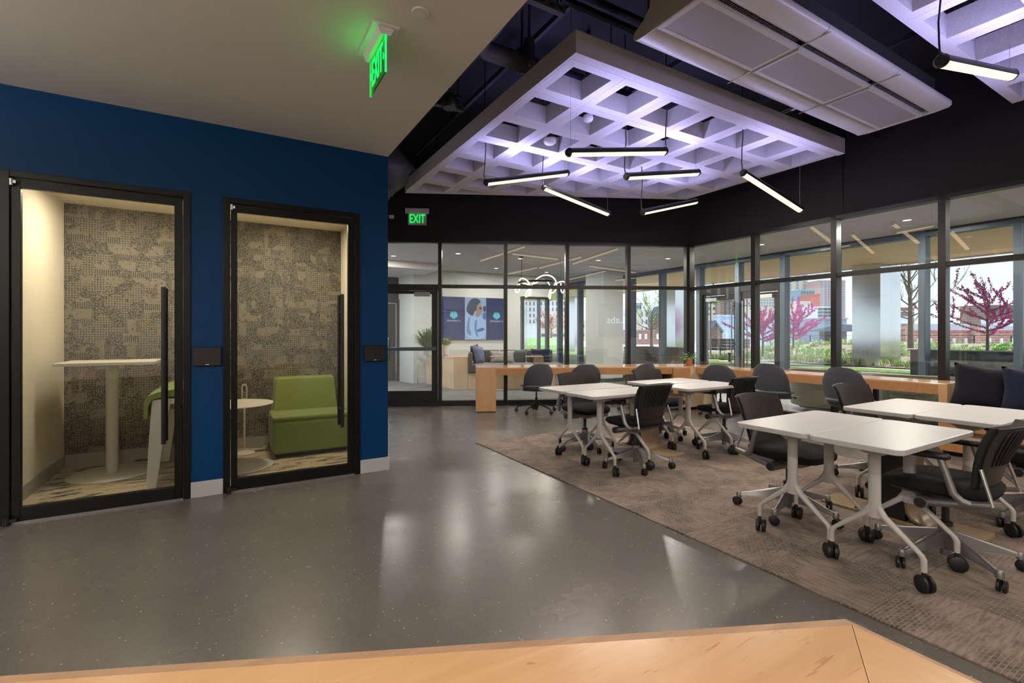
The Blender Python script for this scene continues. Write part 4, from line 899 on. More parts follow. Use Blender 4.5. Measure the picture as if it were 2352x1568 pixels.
# main field split by a seam running from the corner
s0 = A_ + Vector((-.018, -.012)); 
def L2(p): return (p.x, p.y)
ins = .016; nin = Vector((-.4145, -.910)).normalized()
A2 = Vector((A_.x - .012, A_.y)) + nin * ins; A2 = Vector((A_.x - .010, A_.y - .016)); E2 = E_ + nin * ins
part('worktop', MB().prism([L2(A2), L2(E2), (E2.x, -.55), (-.62, -.55)], .71, .75), 'maple', fc, bevel=.001)
part('worktop', MB().prism([L2(A2 + Vector((.0006, -.0006))), (-.6194, -.5506), (-.6194, -1.6), (A_.x - .010, -1.6), (A_.x - .010, A_.y - .02)], .71, .75), 'maple_y', fc, bevel=.001)
part('edge_band', MB().prism([L2(A_), L2(E_), L2(E2), L2(A2)], .64, .7495), 'ply_edge', fc)
part('edge_band', MB().prism([L2(A_), L2(A2), (A_.x - .010, -1.6), (A_.x, -1.6)], .64, .7495), 'ply_edge', fc)
part('front_panel', MB().prism([L2(A_ + nin * .012 + Vector((-.008, 0))), L2(E_ + nin * .012), L2(E_ + nin * .035), L2(A_ + nin * .035 + Vector((-.02, 0)))], 0, .64), 'maple_z', fc)
part('side_panel', MB().bb(A_.x - .035, A_.x - .012, -1.6, A_.y - .03, 0, .64), 'maple_z', fc)

# ------------------------------------------------------------------ small wall and ceiling things
def text_mesh(txt, size, m, ext=.002, font_shear=0, spacing=1, align='CENTER'):
    c = bpy.data.curves.new('lettering', 'FONT'); c.body = txt; c.size = size; c.extrude = ext; c.align_x = align; c.align_y = 'CENTER'; c.space_character = spacing; c.shear = font_shear; c.resolution_u = 4
    o = bpy.data.objects.new('tmp', c); C.objects.link(o); dg = bpy.context.evaluated_depsgraph_get(); me = bpy.data.meshes.new_from_object(o.evaluated_get(dg)); bpy.data.objects.remove(o); me.materials.clear(); me.materials.append(M[m]); me.name = 'lettering'
    return me
for x0, x1, lb in ((-.253, -.060, 'black touch panel on the blue wall between the two booths'), (1.078, 1.275, 'black touch panel on the blue wall right of the right booth')):
    t = thing('touch_panel', lb, 'touch panel', ((x0 + x1) / 2, YB, 1.12))
    hw = (x1 - x0) / 2; part('case', MB().bb(-hw, hw, -.028, 0, -.075, .075), 'tablet', t, bevel=.004)
    part('mark', MB().bb(-.012, .012, -.0295, -.028, -.066, -.061), 'white_plastic', t)
def exit_sign(name, label, loc, rz, wid, hang, chev):
    t = thing(name, label, 'exit sign', loc, rz)
    if hang:
        part('canopy', MB().bb(-.19, .19, -.075, .075, -.012, 0), 'white_plastic', t, bevel=.003)
        part('housing', MB().loft([[(-.165, -.045, -.012), (.165, -.045, -.012), (.165, .045, -.012), (-.165, .045, -.012)], [(-.165, -.028, -.05), (.165, -.028, -.05), (.165, .028, -.05), (-.165, .028, -.05)]]), 'white_plastic', t)
        z0 = -.05
    else:
        part('housing', MB().bb(-.21, .21, -.07, .0, -.085, 0), 'white_plastic', t, bevel=.004); part('face_plate', MB().bb(-.165, .165, -.02, 0, -.29, -.085), 'beam_paint', t); z0 = -.085
    h = .205; yy = 0 if hang else -.035
    part('sign_plate', MB().bb(-.165, .165, yy - .004, yy + .004, z0 - h, z0), 'acrylic_green' if hang else 'glass_clear', t)
    for s_ in (-1,):
        me = text_mesh('EXIT', .225, 'exit_green', .0015, spacing=1.0); me.transform(Matrix.Scale(.50 if hang else .62, 4, (1, 0, 0)))
        o = obj('lettering', me, None, t, loc=(0, yy + s_ * .006, z0 - h / 2)); o.rotation_euler = (R(90), 0, 0)
    if hang:
        for s_ in (-1, 1): part('chevron', MB().tube([(s_ * .128, -.006, z0 - h / 2 + .018), (s_ * .144, -.006, z0 - h / 2), (s_ * .128, -.006, z0 - h / 2 - .018)], .003, 6), 'exit_green', t)
        part('lit_edge', MB().bb(-.166, -.160, -.005, .005, z0 - h, z0).bb(.160, .166, -.005, .005, z0 - h, z0).bb(-.165, .165, -.003, .003, z0 - .012, z0 - .004), 'exit_green', t)
        area('glow', Vector(loc) + Vector((-.05, 0, z0 - .05)), .30, .9, (.02, 1, .12), size_y=.12, rot=(0, R(125), 0)) if False else None
        l = area('glow', (loc[0] - .012, loc[1], loc[2] + z0 - .06), .12, .24, (.02, 1, .12), size_y=.30, rot=(0, R(90 + 0), 0)); l.rotation_euler = (0, R(-90), 0); l.rotation_euler = (0, R(90), 0); l.rotation_euler = (0, R(110), 0)
    return t
exit_sign('exit_sign', 'glowing green EXIT sign hanging from the white ceiling, seen from the side', (.74, 2.79, 3.0), R(-90), .33, True, True)
q = P1 + BD * .50; exit_sign('exit_sign', 'small green EXIT sign on the dark wall above the glass door', (*(q + BN * -.032), 3.56), BA, .33, False, False)
q = P1 + BD * .06; lone('wall_strobe', wall_box(MB(), P1, BD, .0, .085, -.07, -.03, 3.38, 3.44), 'white_plastic', 'small white wall device at the blue wall corner, left of the far exit sign', 'alarm', bevel=.004)
lone('sprinkler_cover', MB().lathe([(.001, 0), (.042, 0), (.046, -.004), (.042, -.009), (.001, -.011)], (.865, 2.423, 3.0), 28), 'white_plastic', 'round white cover plate on the white ceiling above the hanging exit sign', 'ceiling cover', smooth=40)
for px, py, d, s_, lb in ((1263, 325, 5.78, 1.15, 'round white sensor inside a coffer, left one with a dome lens'), (1351, 272, 5.22, .85, 'smaller round white detector inside a coffer, right of the domed sensor')):
    p = atd(px, py, d); t = thing('ceiling_sensor', lb, 'sensor', tuple(p))
    part('case', MB().lathe([(.001, .035), (.060 * s_, .03), (.066 * s_, .01), (.062 * s_, -.015), (.045 * s_, -.032), (.001, -.038)], seg=28), 'white_plastic', t, smooth=50)
    part('stem', MB().cyl((0, 0, .03), (0, 0, ZC - p.z), .03 * s_), 'plenum_black', t)

# ------------------------------------------------------------------ things above: pipes, ducts, channels, speakers
def pipe(label, pts, r, m='pipe_black', grp=None): 
    o = lone('pipe', MB().tube(pts, r, 16), m, label, 'pipe', smooth=50); return o
pipe('thick dark insulated pipe running closest to the white ceiling edge', [(1.62, -4, 3.95), (1.62, 2.9, 3.95), (1.62, 4.4, 3.95), (1.62, 5.6, 3.95)], .085)
t = thing('pipe', 'thick dark pipe with an elbow turning right above the coffered panel', 'pipe', (0, 0, 0))
part('insulation', MB().tube([(1.92, -4, 3.93), (1.92, 2.9, 3.93), (1.92, 3.75, 3.93), (1.95, 3.88, 3.93), (2.05, 3.95, 3.93), (4.2, 3.98, 3.93)], .085, 16), 'pipe_black', t, smooth=50)
part('band', MB().cyl((1.92, 2.35, 3.93), (1.92, 2.36, 3.93), .087), 'alu_light', t)
pipe('thin dark pipe pair running far along the white ceiling edge, left one', [(1.75, 4.4, 4.02), (1.75, 8.6, 4.02)], .06)
pipe('thin dark pipe pair running far along the white ceiling edge, right one', [(1.95, 4.4, 4.02), (1.95, 8.4, 4.02)], .06)
pipe('dark conduit high in the ceiling void left of the coffered panel', [(2.25, -3, 4.25), (2.25, 8.2, 4.25)], .03)
for y, lb in ((3.05, 'slotted steel channel holding the thick pipes near the white ceiling edge'), (4.95, 'slotted steel channel holding the far pair of pipes')):
    t = thing('support_channel', lb, 'channel', (1.85, y, 3.84))
    part('channel', MB().bb(-.38, .42, -.025, .025, -.03, .03), 'pipe_black', t)
    for k in range(9): part('slot', MB().bb(-.33 + k * .085, -.29 + k * .085, -.0265, -.024, -.008, .008), 'door_frame_black', t)
    for x in (-.34, .36): part('rod', MB().cyl((x, 0, .02), (x, 0, ZC - 3.84), .006), 'black_metal', t)
duct = MB(); prf = []
for k in range(24):
    rr = .30 + .035 * math.sin(k * 2.1) + .02 * math.sin(k * 5.3); prf.append(rr)
rings = [[(1.95 + 0 * k + (.33 + .05 * math.sin(k * 1.7 + j) + .03 * math.sin(j * 3.1 + k)) * math.cos(2 * math.pi * j / 24) * (1 if 0 < k < 8 else .55), 6.6 + k * .16, 3.72 + (.33 + .04 * math.sin(k * 1.3 + j * 1.4)) * math.sin(2 * math.pi * j / 24) * (1 if 0 < k < 8 else .55)) for j in range(24)] for k in range(9)]
lone('wrapped_duct', MB().loft(rings), 'insulation', 'big bulging black wrapped duct above the blue wall corner', 'duct', smooth=60)
lone('round_duct', MB().tube([(2.2, 1.35, 4.25), (7.2, 1.35, 4.25)], .20, 24), 'pipe_black', 'large round dark duct above the chilled beam', 'duct', smooth=50)
lone('flat_duct', MB().bb(2.3, 7.2, -1.6, -.7, 4.15, 4.5), 'pipe_black', 'flat dark duct high above the right felt panel', 'duct')
for x, y, lb in ((2.30, 2.60, 'black can speaker above the near corner of the coffered panel'), (2.02, 4.75, 'black can speaker between the far pipes and the coffered panel'), (3.4, 3.75, 'black can speaker seen through a near coffer of the panel')):
    t = thing('can_speaker', lb, 'speaker', (x, y, 3.98 if x > 2.1 else 3.78))
    part('can', MB().lathe([(.001, -.07), (.07, -.07), (.085, -.05), (.09, .05), (.07, .07), (.001, .07)], seg=24), 'black_metal', t, smooth=40)
    part('bracket', MB().bb(-.13, .13, -.015, .015, .07, .09).cyl((0, 0, .08), (0, 0, .62 if x > 2.1 else .82), .006), 'black_metal', t)
sb1, sb2 = atd(1199, 161, 4.75), atd(1216, 148, 4.6)
for (x, y), lb in (((sb1.x, sb1.y), 'capped dark pipe stub with a brass bolt, left of a pair'), ((sb2.x, sb2.y), 'capped dark pipe stub with a brass bolt, right of a pair')):
    t = thing('pipe_stub', lb, 'pipe', (x, y, 3.90)); part('sleeve', MB().cyl((0, 0, 0), (0, 0, .22), .055).cyl((0, 0, .2), (0, 0, ZC - 3.90), .012), 'pipe_black', t, smooth=40); part('bolt', MB().cyl((0, 0, -.02), (0, 0, .0), .012), 'brass', t)
for y, z, lb in ((2.98, 3.88, 'lower dark cable rail running along the near edge of the coffered panel'), (3.02, 4.02, 'upper dark cable rail running along the near edge of the coffered panel')):
    lone('cable_rail', MB().bb(2.2, 7.3, y - .02, y + .02, z - .02, z + .02), 'black_metal', lb, 'rail')
for k, (x, lb) in enumerate(((2.75, 'leftmost thin black rod crossing above the panel'), (4.4, 'middle thin black rod crossing above the panel'), (6.1, 'right thin black rod crossing above the panel'))):
    lone('ceiling_strut', MB().bb(x, x + .04, 1.2, 8.0, 4.38, 4.44), 'pipe_black', lb, 'strut')
lone('flexible_hose', MB().tube([(2.55, 1.9, 4.3), (2.6, 2.0, 4.1), (2.72, 2.1, 3.95), (2.85, 2.15, 3.85)], .035, 12), 'black_plastic', 'black flexible hose dropping to the left end of the chilled beam', 'hose', smooth=50)
# ------------------------------------------------------------------ booth furniture
t = thing('bar_table', 'white bar-height table with rectangular top in the left booth', 'table', (-.94, 5.71, .006))
part('tabletop', MB().prism(rrect(.70, .60, .045, 5), 1.018, 1.045), 'powder_white', t, bevel=.003)
part('post', MB().cyl((0, 0, .01), (0, 0, 1.02), .046, seg=28), 'powder_white', t, smooth=40)
part('base', MB().lathe([(.001, 0), (.325, 0), (.328, .006), (.32, .012), (.001, .016)], seg=56), 'powder_white', t, smooth=40)
t = thing('bar_bench', 'bar-height bench with green folded seat and white legs in the left booth', 'bench', (-.395, 5.48, .006))
g = []
for y in (-.50, .50):
    q = MB(); q.loft([[(-.205, y - .02, 0), (-.135, y - .02, 0), (-.135, y + .02, 0), (-.205, y + .02, 0)], [(-.185, y - .03, .40), (-.085, y - .03, .40), (-.085, y + .03, .40), (-.185, y + .03, .40)], [(-.165, y - .035, .745), (-.03, y - .035, .745), (-.03, y + .035, .745), (-.165, y + .035, .745)]])
    part('leg', q, 'powder_white', t, bevel=.006)
    q = MB(); q.loft([[(.135, y - .02, 0), (.205, y - .02, 0), (.205, y + .02, 0), (.135, y + .02, 0)], [(.05, y - .035, .745), (.165, y - .035, .745), (.165, y + .035, .745), (.05, y + .035, .745)]])
    part('leg', q, 'powder_white', t, bevel=.006)
part('frame', MB().bb(-.165, .165, -.53, .53, .70, .75), 'powder_white', t, bevel=.008)
pr = [(-.215, .60), (-.19, .60), (-.185, .70), (-.16, .752), (-.10, .765), (.0, .77), (.10, .765), (.16, .752), (.185, .70), (.19, .60), (.215, .60), (.215, .72), (.19, .785), (.12, .81), (.0, .83), (-.12, .81), (-.19, .785), (-.215, .72)]
part('seat', MB().loft([[(x, y, z) for x, z in pr] for y in (-.56, -.55, .55, .56)]), 'green_fabric', t, smooth=50)
t = thing('side_table', 'low round white side table cut by the left frame of the right booth door', 'table', (.045, 5.38, .006))
part('tabletop', MB().lathe([(.001, .608), (.33, .608), (.335, .614), (.33, .62), (.001, .62)], seg=56), 'powder_white', t, smooth=40)
part('base', MB().lathe([(.001, 0), (.33, 0), (.335, .006), (.31, .012), (.001, .016)], seg=56), 'powder_white', t, smooth=40)
part('post', MB().cyl((-.02, 0, .01), (-.02, 0, .61), .016), 'powder_white', t, smooth=40)
t = thing('power_stand', 'slim white stand with loop handle and small cone base behind the round side table', 'stand', (.135, 5.94, .006))
part('base', MB().lathe([(.001, 0), (.105, 0), (.108, .006), (.06, .022), (.02, .035), (.012, .05), (.001, .05)], seg=36), 'powder_white', t, smooth=40)
part('pole', MB().cyl((0, 0, .04), (0, 0, .60), .011), 'powder_white', t, smooth=40)
part('handle', MB().tube([(-.022, 0, .59), (-.022, 0, .72), (-.015, 0, .742), (0, 0, .75), (.015, 0, .742), (.022, 0, .72), (.022, 0, .59)], .006, 10), 'powder_white', t, smooth=60)
part('power_cord', MB().tube([(.10, 0, .012), (.18, .03, .008), (.24, .09, .02), (.25, .18, .09), (.235, .26, .18), (.22, .29, .24)], .004, 8), 'cord', t, smooth=60)
t = thing('lounge_chair', 'green upholstered armless lounge seat in the right booth', 'lounge chair', (.765, 5.85, .006))
part('seat', MB().bb(-.385, .385, -.36, .36, .045, .385), 'green_fabric', t, bevel=.03, bseg=4)
part('seat_cushion', MB().bb(-.385, .385, -.36, .20, .387, .435), 'green_fabric', t, bevel=.022, bseg=4)
part('backrest', MB().loft([[(x, y, .40) for x, y in ((-.34, .10), (.34, .10), (.36, .36), (-.36, .36))], [(x, y, .78) for x, y in ((-.31, .17), (.31, .17), (.33, .36), (-.33, .36))], [(x, y, .80) for x, y in ((-.29, .19), (.29, .19), (.31, .345), (-.31, .345))]]), 'green_fabric', t, bevel=.02, bseg=4)
part('foot_frame', MB().bb(-.35, .35, -.31, .33, 0, .045), 'black_paint', t)

# ------------------------------------------------------------------ lobby behind the back glass
KF = Vector((4.533, 10.398))
cw = thing('casework', 'maple casework block by the video wall, stepping down to the lobby banquette', 'cabinet', (0, 0, 0))
part('body', MB().prism([tuple(KF), tuple(KF + BD * .33), tuple(KF + BD * .33 + BN * 1.3), (4.46, 12.05)], .0, .735), 'maple_pale', cw)
part('top', MB().prism([tuple(KF - BD * .01), tuple(KF + BD * .33), tuple(KF + BD * .33 + BN * 1.25), (4.44, 12.06)], .735, .757), 'maple', cw)
part('outlet_plate', MB().bb(4.472, 4.486, 11.2, 11.28, .30, .42), 'white_plastic', cw)
bq2 = thing('lobby_banquette', 'grey upholstered banquette on a pale maple base below the video wall', 'sofa', (0, 0, 0))
part('base', seg(MB(), KF + BD * .335, KF + BD * 2.4, 1.05, 0, .375), 'maple_pale', bq2)
for a, b in ((.36, 1.35), (1.36, 2.62)):
    part('seat_pad', seg(MB(), KF + BD * a - BN * .03, KF + BD * b - BN * .03, .8, .38, .585), 'sofa_grey', bq2, bevel=.03, bseg=4)
part('side_pad', seg(MB(), KF + BD * .34 - BN * .03, KF + BD * .44 - BN * .03, .95, .38, .86), 'sofa_grey', bq2, bevel=.03, bseg=4)
for a, b in ((.46, 1.12), (1.14, 1.80), (1.82, 2.48)):
    part('back_pad', seg(MB(), KF + BD * a + BN * .78, KF + BD * b + BN * .78, .17, .58, .90), 'sofa_grey', bq2, bevel=.035, bseg=4)
def kp(s_, o_, z): q = KF + BD * s_ + BN * o_; return (q.x, q.y, z)
pillow('throw_cushion', 'denim blue cushion leaning at the left end of the lobby banquette', 'denim_fabric', kp(.60, .42, .80), .42, .42, .15, BA + R(60), R(-14), R(8))
pillow('throw_cushion', 'charcoal cushion behind the denim one at the left end of the lobby banquette', 'navy_dark_fabric', kp(.52, .56, .82), .42, .42, .14, BA + R(66), R(-10), R(-6))
pillow('throw_cushion', 'wide speckled light grey cushion on the lobby banquette', 'speckle_fabric', kp(1.18, .62, .73), .60, .30, .14, BA, R(-14))
pillow('throw_cushion', 'navy blue cushion at the right end of the lobby banquette', 'navy_fabric', kp(2.15, .62, .76), .46, .34, .15, BA, R(-14))
for s_, lb, pn in ((1.05, 'left plywood C-shaped side table at the lobby banquette', 0), (1.88, 'right plywood C-shaped side table with a broad panel leg at the lobby banquette', 1)):
    t = thing('c_side_table', lb, 'table', kp(s_, -.22, 0.001), BA)
    part('top', MB().bb(-.20, .20, -.14, .14, .765, .785), 'oak_flat', t, bevel=.004)
    part('panel_leg', MB().bb(.18 if not pn else -.02, .20, -.14, .14, .02, .765), 'oak', t)
    part('base', MB().bb(-.20, .20, -.14, .14, 0, .02), 'oak_flat', t, bevel=.004)
# video wall: three portrait screens
def lw(x): return LW + LDv * ((x - LW.x) / LDv.x)
LA = math.atan2(LDv.y, LDv.x)
sx0, sw, sz0, sz1 = 4.93, .638, 1.148, 2.316
for k, lb in enumerate(('left portrait screen of the video wall, navy with a round 3.0 emblem', 'middle portrait screen of the video wall showing a scientist in a pale gown', 'right portrait screen of the video wall, navy with a round 3.0 emblem')):
    c_ = lw(sx0 + sw * (k + .5)); nn_ = Vector((LDv.y, -LDv.x)); c_ = c_ + nn_ * .05
    t = thing('wall_screen', lb, 'screen', (c_.x, c_.y, (sz0 + sz1) / 2), LA)
    hh = (sz1 - sz0) / 2; hw = sw / 2 - .002
    part('casing', MB().bb(-hw, hw, -.0, .048, -hh, hh), 'black_plastic', t)
    if k != 1:
        part('display', MB().bb(-hw, hw, -.004, 0, -hh, hh), 'screen_navy', t)
        em = [(0 + .112 * math.cos(R(90 + a)) * (1 + .10 * math.cos(R(3 * a))), .095 + .098 * math.sin(R(90 + a)) * (1 + .12 * math.cos(R(3 * a + 180)))) for a in range(0, 360, 12)]
        m_ = MB(); L_ = len(em); m_.add([(x, -.0065, z) for x, z in em] + [(0, -.0065, .095)], [(i, (i + 1) % L_, L_) for i in range(L_)]); m_.mi = [0 if (6 < i < 22) else 1 for i in range(L_)]
        part('emblem', m_, ['screen_logo_a', 'screen_logo_b'], t)
        o = obj('lettering', text_mesh('3.0', .115, 'screen_white', .001), None, t, loc=(0, -.008, .095)); o.rotation_euler = (R(90), 0, 0); o.scale = (1.1, 1, 1)
        o = obj('lettering', text_mesh('University', .085, 'screen_white', .001), None, t, loc=(-.062, -.006, -.065)); o.rotation_euler = (R(90), 0, 0); o.scale = (.82, 1, 1)
        o = obj('lettering', text_mesh('Place', .078, 'screen_logo_a', .001), None, t, loc=(.145, -.006, -.065)); o.rotation_euler = (R(90), 0, 0); o.scale = (.72, 1, 1)
    else:
        part('display', MB().bb(-hw, hw, -.004, 0, -hh, hh), 'photo_bg', t)
        def flat(pts, m, dz, nm='picture'):
            q = MB(); q.add([(x, -.0045 - dz, z) for x, z in pts], [tuple(range(len(pts)))]); me = q.mesh(nm, m); bm = bmesh.new(); bm.from_mesh(me); bmesh.ops.triangulate(bm, faces=bm.faces); bm.to_mesh(me); bm.free(); obj(nm, me, None, t)
        def sm(pts, it=2):
            for _ in range(it):
                o_ = []
                for i, p in enumerate(pts):
                    q = pts[(i + 1) % len(pts)]; o_ += [(p[0] * .75 + q[0] * .25, p[1] * .75 + q[1] * .25), (p[0] * .25 + q[0] * .75, p[1] * .25 + q[1] * .75)]
                pts = o_
            return [(max(-hw, min(hw, x)), max(-hh, min(hh, z))) for x, z in pts]
        flat(sm([(-.32, -.59), (-.32, .16), (-.2, .22), (-.08, .17), (.0, .05), (.12, .12), (.22, .08), (.32, .02), (.32, -.59)]), 'photo_gown', .0004)
        flat(sm([(-.30, -.40), (-.22, .05), (-.16, .02), (-.20, -.25), (-.10, -.50)]), 'photo_gown_dark', .0008)
        flat(sm([(-.02, -.05), (.06, -.02), (.02, -.30), (.10, -.52), (.02, -.5), (-.05, -.25)]), 'photo_gown_dark', .0008)
        flat(sm([(.02, -.32), (.20, -.24), (.30, -.30), (.18, -.36), (.04, -.38)]), 'photo_glove', .0012)
        flat(sm([(.0, .02), (.02, .20), (.0, .42), (.08, .47), (.17, .40), (.185, .28), (.20, .20), (.17, .12), (.10, .05)]), 'photo_skin', .0008)
        flat(sm([(-.29, .22), (-.22, .45), (-.08, .57), (.08, .555), (.175, .45), (.10, .43), (.03, .33), (.03, .22), (-.04, .20), (-.08, .05), (-.2, .12)]), 'photo_hair', .0012)
        flat(sm([(.09, .31), (.18, .33), (.20, .27), (.11, .255)]), 'photo_hair', .0014)
        flat(sm([(.21, .30), (.25, .36), (.31, .35), (.31, .20), (.24, .19)]), 'photo_hair', .0012)
        flat(sm([(.20, .06), (.25, .18), (.31, .18), (.31, -.04), (.23, -.02)]), 'photo_glove', .0012)
# planters on the casework
def fern(name, label, c, n, L, m, spread, seedv, zz=.0, leaf=.03, hang=1.0):
    r_ = random.Random(seedv); t = thing(name, label, 'plant', c); lv = MB()
    for k in range(n):
        a = r_.uniform(0, 6.283); e0 = r_.uniform(.7, 1.45); l = L * r_.uniform(.65, 1.1); pts = []
        for i in range(9):
            q = i / 8; rr = spread * l * q * math.cos(e0) * 1.5; z = zz + l * math.sin(e0) * q - hang * l * .45 * q * q * math.cos(e0); pts.append(Vector((math.cos(a) * rr, math.sin(a) * rr, z)))
        for i in range(1, 9):
            d = (pts[i] - pts[i - 1]).normalized(); s_ = d.cross(Vector((0, 0, 1))).normalized() if abs(d.z) < .98 else Vector((1, 0, 0))
            w_ = leaf * (1 - abs(i / 8 - .45)) * 1.3
            for g in (-1, 1): lv.add([pts[i - 1], pts[i - 1] + s_ * g * w_ + d * w_ * .6, pts[i]], [(0, 1, 2)])
            lv.add([pts[i - 1] - s_ * .003, pts[i - 1] + s_ * .003, pts[i]], [(0, 1, 2)])
    part('fronds', lv, m, t, kind='stuff'); return t
c_ = atd(982, 0, 11.95); f_ = fern('potted_fern', 'big dark green fern in a white bowl on the lobby casework, left of the screens', (c_.x, c_.y, .757), 190, .60, 'leaf', .85, 3, .16, .035)
part('pot', MB().lathe([(.06, 0), (.08, .01), (.13, .18), (.135, .20), (.12, .20), (.07, .06), (.001, .05)], seg=28), 'ceramic', f_, smooth=40)
c_ = atd(1024, 0, 12.2); f_ = fern('potted_shrub', 'small yellow-green plant in a tall white vase on the lobby casework', (c_.x, c_.y, .757), 70, .22, 'leaf_bright', 1.3, 5, .24, .03, .6)
part('pot', MB().lathe([(.05, 0), (.07, .01), (.075, .24), (.07, .26), (.06, .26), (.06, .1), (.001, .1)], seg=28), 'ceramic', f_, smooth=40)
# squiggle chandelier
c_ = atd(1241, 0, 10.9); cz = 2.46
t = thing('ring_chandelier', 'black ring chandelier with a looping glowing tube in the lobby', 'chandelier', (c_.x, c_.y, cz))
rg = MB(); n = 64
def rb_(R0, z0, w_, h_): return [[(math.cos(2 * math.pi * k / n) * (R0 + a), math.sin(2 * math.pi * k / n) * (R0 + a), z0 + b) for a, b in ((-w_, -h_), (w_, -h_), (w_, h_), (-w_, h_))] for k in range(n + 1)]
part('ring', MB().loft(rb_(.50, .0, .006, .022), False, False), 'black_metal', t)
tb = [2 * math.pi * k / 180 for k in range(181)]
part('glow_tube', MB().tube([((.52 + .05 * math.sin(6 * q_)) * math.cos(q_ + .30 * math.sin(6 * q_)), (.52 + .05 * math.sin(6 * q_)) * math.sin(q_ + .30 * math.sin(6 * q_)), -.10 + (.17 + .06 * math.sin(q_ * 2)) * math.cos(6 * q_ + .5 * math.sin(q_))) for q_ in tb], .014, 8, False), 'ring_glow', t, smooth=60)
part('canopy', MB().cyl((-.50, 0, .54), (-.50, 0, .555), .05).cyl((-.50, 0, .02), (-.50, 0, .55), .006), 'black_metal', t)
for a_ in (60, -60): part('hanging_wire', MB().cyl((.5 * math.cos(R(a_)), .5 * math.sin(R(a_)), .02), (.5 * math.cos(R(a_)), .5 * math.sin(R(a_)), .56), .002, seg=6), 'black_metal', t)
area('lamp', (c_.x, c_.y, cz - .25), .8, 14, (1, .8, .6), shape='DISK')
struct('column', MB().bb(8.66, 9.36, 9.85, 10.6, 0, 3.02), 'lobby_paint'); struct('baseboard_column', MB().bb(8.65, 9.37, 9.84, 10.61, 0, .1), 'baseboard_dark')
# corridor seating
for (x, y), lb in (((8.75, 4.35), 'rounded olive lounge chair in the corridor beyond the right glass'), ((8.7, 3.05), 'second rounded olive lounge chair in the corridor, nearer the cushions')):
    t = thing('round_lounge_chair', lb, 'lounge chair', (x, y, .001), R(20))
    part('seat', MB().loft([superring(0, 0, .36, .36, .05, p=2.3), superring(0, 0, .40, .40, .12, p=2.3), superring(0, 0, .40, .40, .36, p=2.3), superring(0, 0, .34, .34, .43, p=2.3), superring(0, 0, .1, .1, .44)]), 'olive_fabric', t, smooth=60)
    part('backrest', MB().surf(lambda u, v: Vector((math.cos(R(60 + 240 * u)) * (.44 + .03 * v), math.sin(R(60 + 240 * u)) * (.44 + .03 * v), .1 + .62 * v - .1 * abs(2 * u - 1) ** 3 * v)), 24, 8, .10), 'olive_fabric', t, smooth=60)
lone('corridor_cabinet', MB().bb(9.2, 9.7, -2.5, .9, 0, .9), 'planter_dark', 'dark low cabinet along the corridor glass at the far right', 'cabinet')

# ------------------------------------------------------------------ exterior
struct('ground', MB().bb(XF, 60, -30, 70, -.12, -.02), 'paving')
struct('ground', MB().bb(-30, XF + .2, 14.3, 70, -.12, -.02), 'paving')
def groundpoly(nm, pts, z, m, lb, cat, kind='stuff'):
    o = obj(nm, MB().prism(pts, z - .06, z), m); o['kind'] = 'structure'; return o
groundpoly('lawn', [(12.5, 16.0), (21.0, 21.0), (28, 30), (34, 45), (10, 60), (8, 22)], 0.0, 'lawn', '', '')
groundpoly('lawn', [(19.4, -2), (20.7, -2), (20.9, 9), (20.0, 17.0), (18.2, 14.5), (19.3, 8)], 0.0, 'lawn', '', '')
# planted berm: height field
def bz(x, y):
    h = max(0, min(1, (x - 22.0) / 10)); f = .72 * h * h * (3 - 2 * h)
    if y > 17: f *= max(0, 1 - (y - 17) / 5)
    return f
gx, gy = 30, 50; vs = []; fs = []
for j in range(gy + 1):
    for i in range(gx + 1):
        x = 21.8 + i * .5; y = -8 + j * .6; vs.append((x, y, bz(x, y) + .02 + .05 * math.sin(x * 1.9 + y) * (1 if bz(x, y) > .02 else 0)))
for j in range(gy):
    for i in range(gx): a = j * (gx + 1) + i; fs.append((a, a + 1, a + gx + 2, a + gx + 1))
struct('planting_bed', MB().add(vs, fs), 'mulch', smooth=60)
struct('planting_bed', MB().bb(11.6, 24.0, -12, 3.2, -.02, .70), 'mulch')
def tuft(mb, c, h, n, r, rn, wd=.012, lean=.7):
    for _ in range(n):
        a = rn.uniform(0, 6.28); q = rn.uniform(0, r); b = Vector((c[0] + math.cos(a) * q * .5, c[1] + math.sin(a) * q * .5, c[2])); hh = h * rn.uniform(.6, 1.1); l = lean * hh * rn.uniform(.3, 1)
        d = Vector((math.cos(a), math.sin(a), 0)); s_ = Vector((-d.y, d.x, 0)) * wd
        m1 = b + d * l * .35 + Vector((0, 0, hh * .65)); tp = b + d * l + Vector((0, 0, hh * rn.uniform(.75, 1)))
        mb.add([b - s_, b + s_, m1 + s_ * .7, m1 - s_ * .7, tp], [(0, 1, 2, 3), (3, 2, 4)])
rg_ = random.Random(11); gr = MB(); gc = MB(); gh = MB()
for _ in range(2400):
    x = 22.1 + abs(rg_.gauss(0, 6)); y = rg_.uniform(-5, 19)
    if x > 36: continue
    z = bz(x, y) + .0
    if y > 17.5: continue
    k = math.sin(x * .9 + 1) * math.sin(y * .8) + rg_.uniform(-.4, .4)
    if k > .1: tuft(gr, (x, y, z), rg_.uniform(.22, .42), 14, .22, rg_, .014)
    elif k > -.45: tuft(gc, (x, y, z), rg_.uniform(.10, .22), 16, .30, rg_, .035, 1.2)
for _ in range(1900):
    x = rg_.uniform(12.0, 23.5); y = rg_.uniform(-6, 3.1)
    (tuft(gc, (x, y, .70), rg_.uniform(.08, .16), 14, .30, rg_, .045, 1.2) if (rg_.random() < .8 and x + y < 20) else tuft(gr, (x, y, .70), rg_.uniform(.2, .42), 16, .25, rg_, .016))
o = obj('ornamental_grass', gr, 'grass_blade'); tag(o, 'feathery pale green ornamental grass growing in the planted beds outside', 'grass'); o['kind'] = 'stuff'
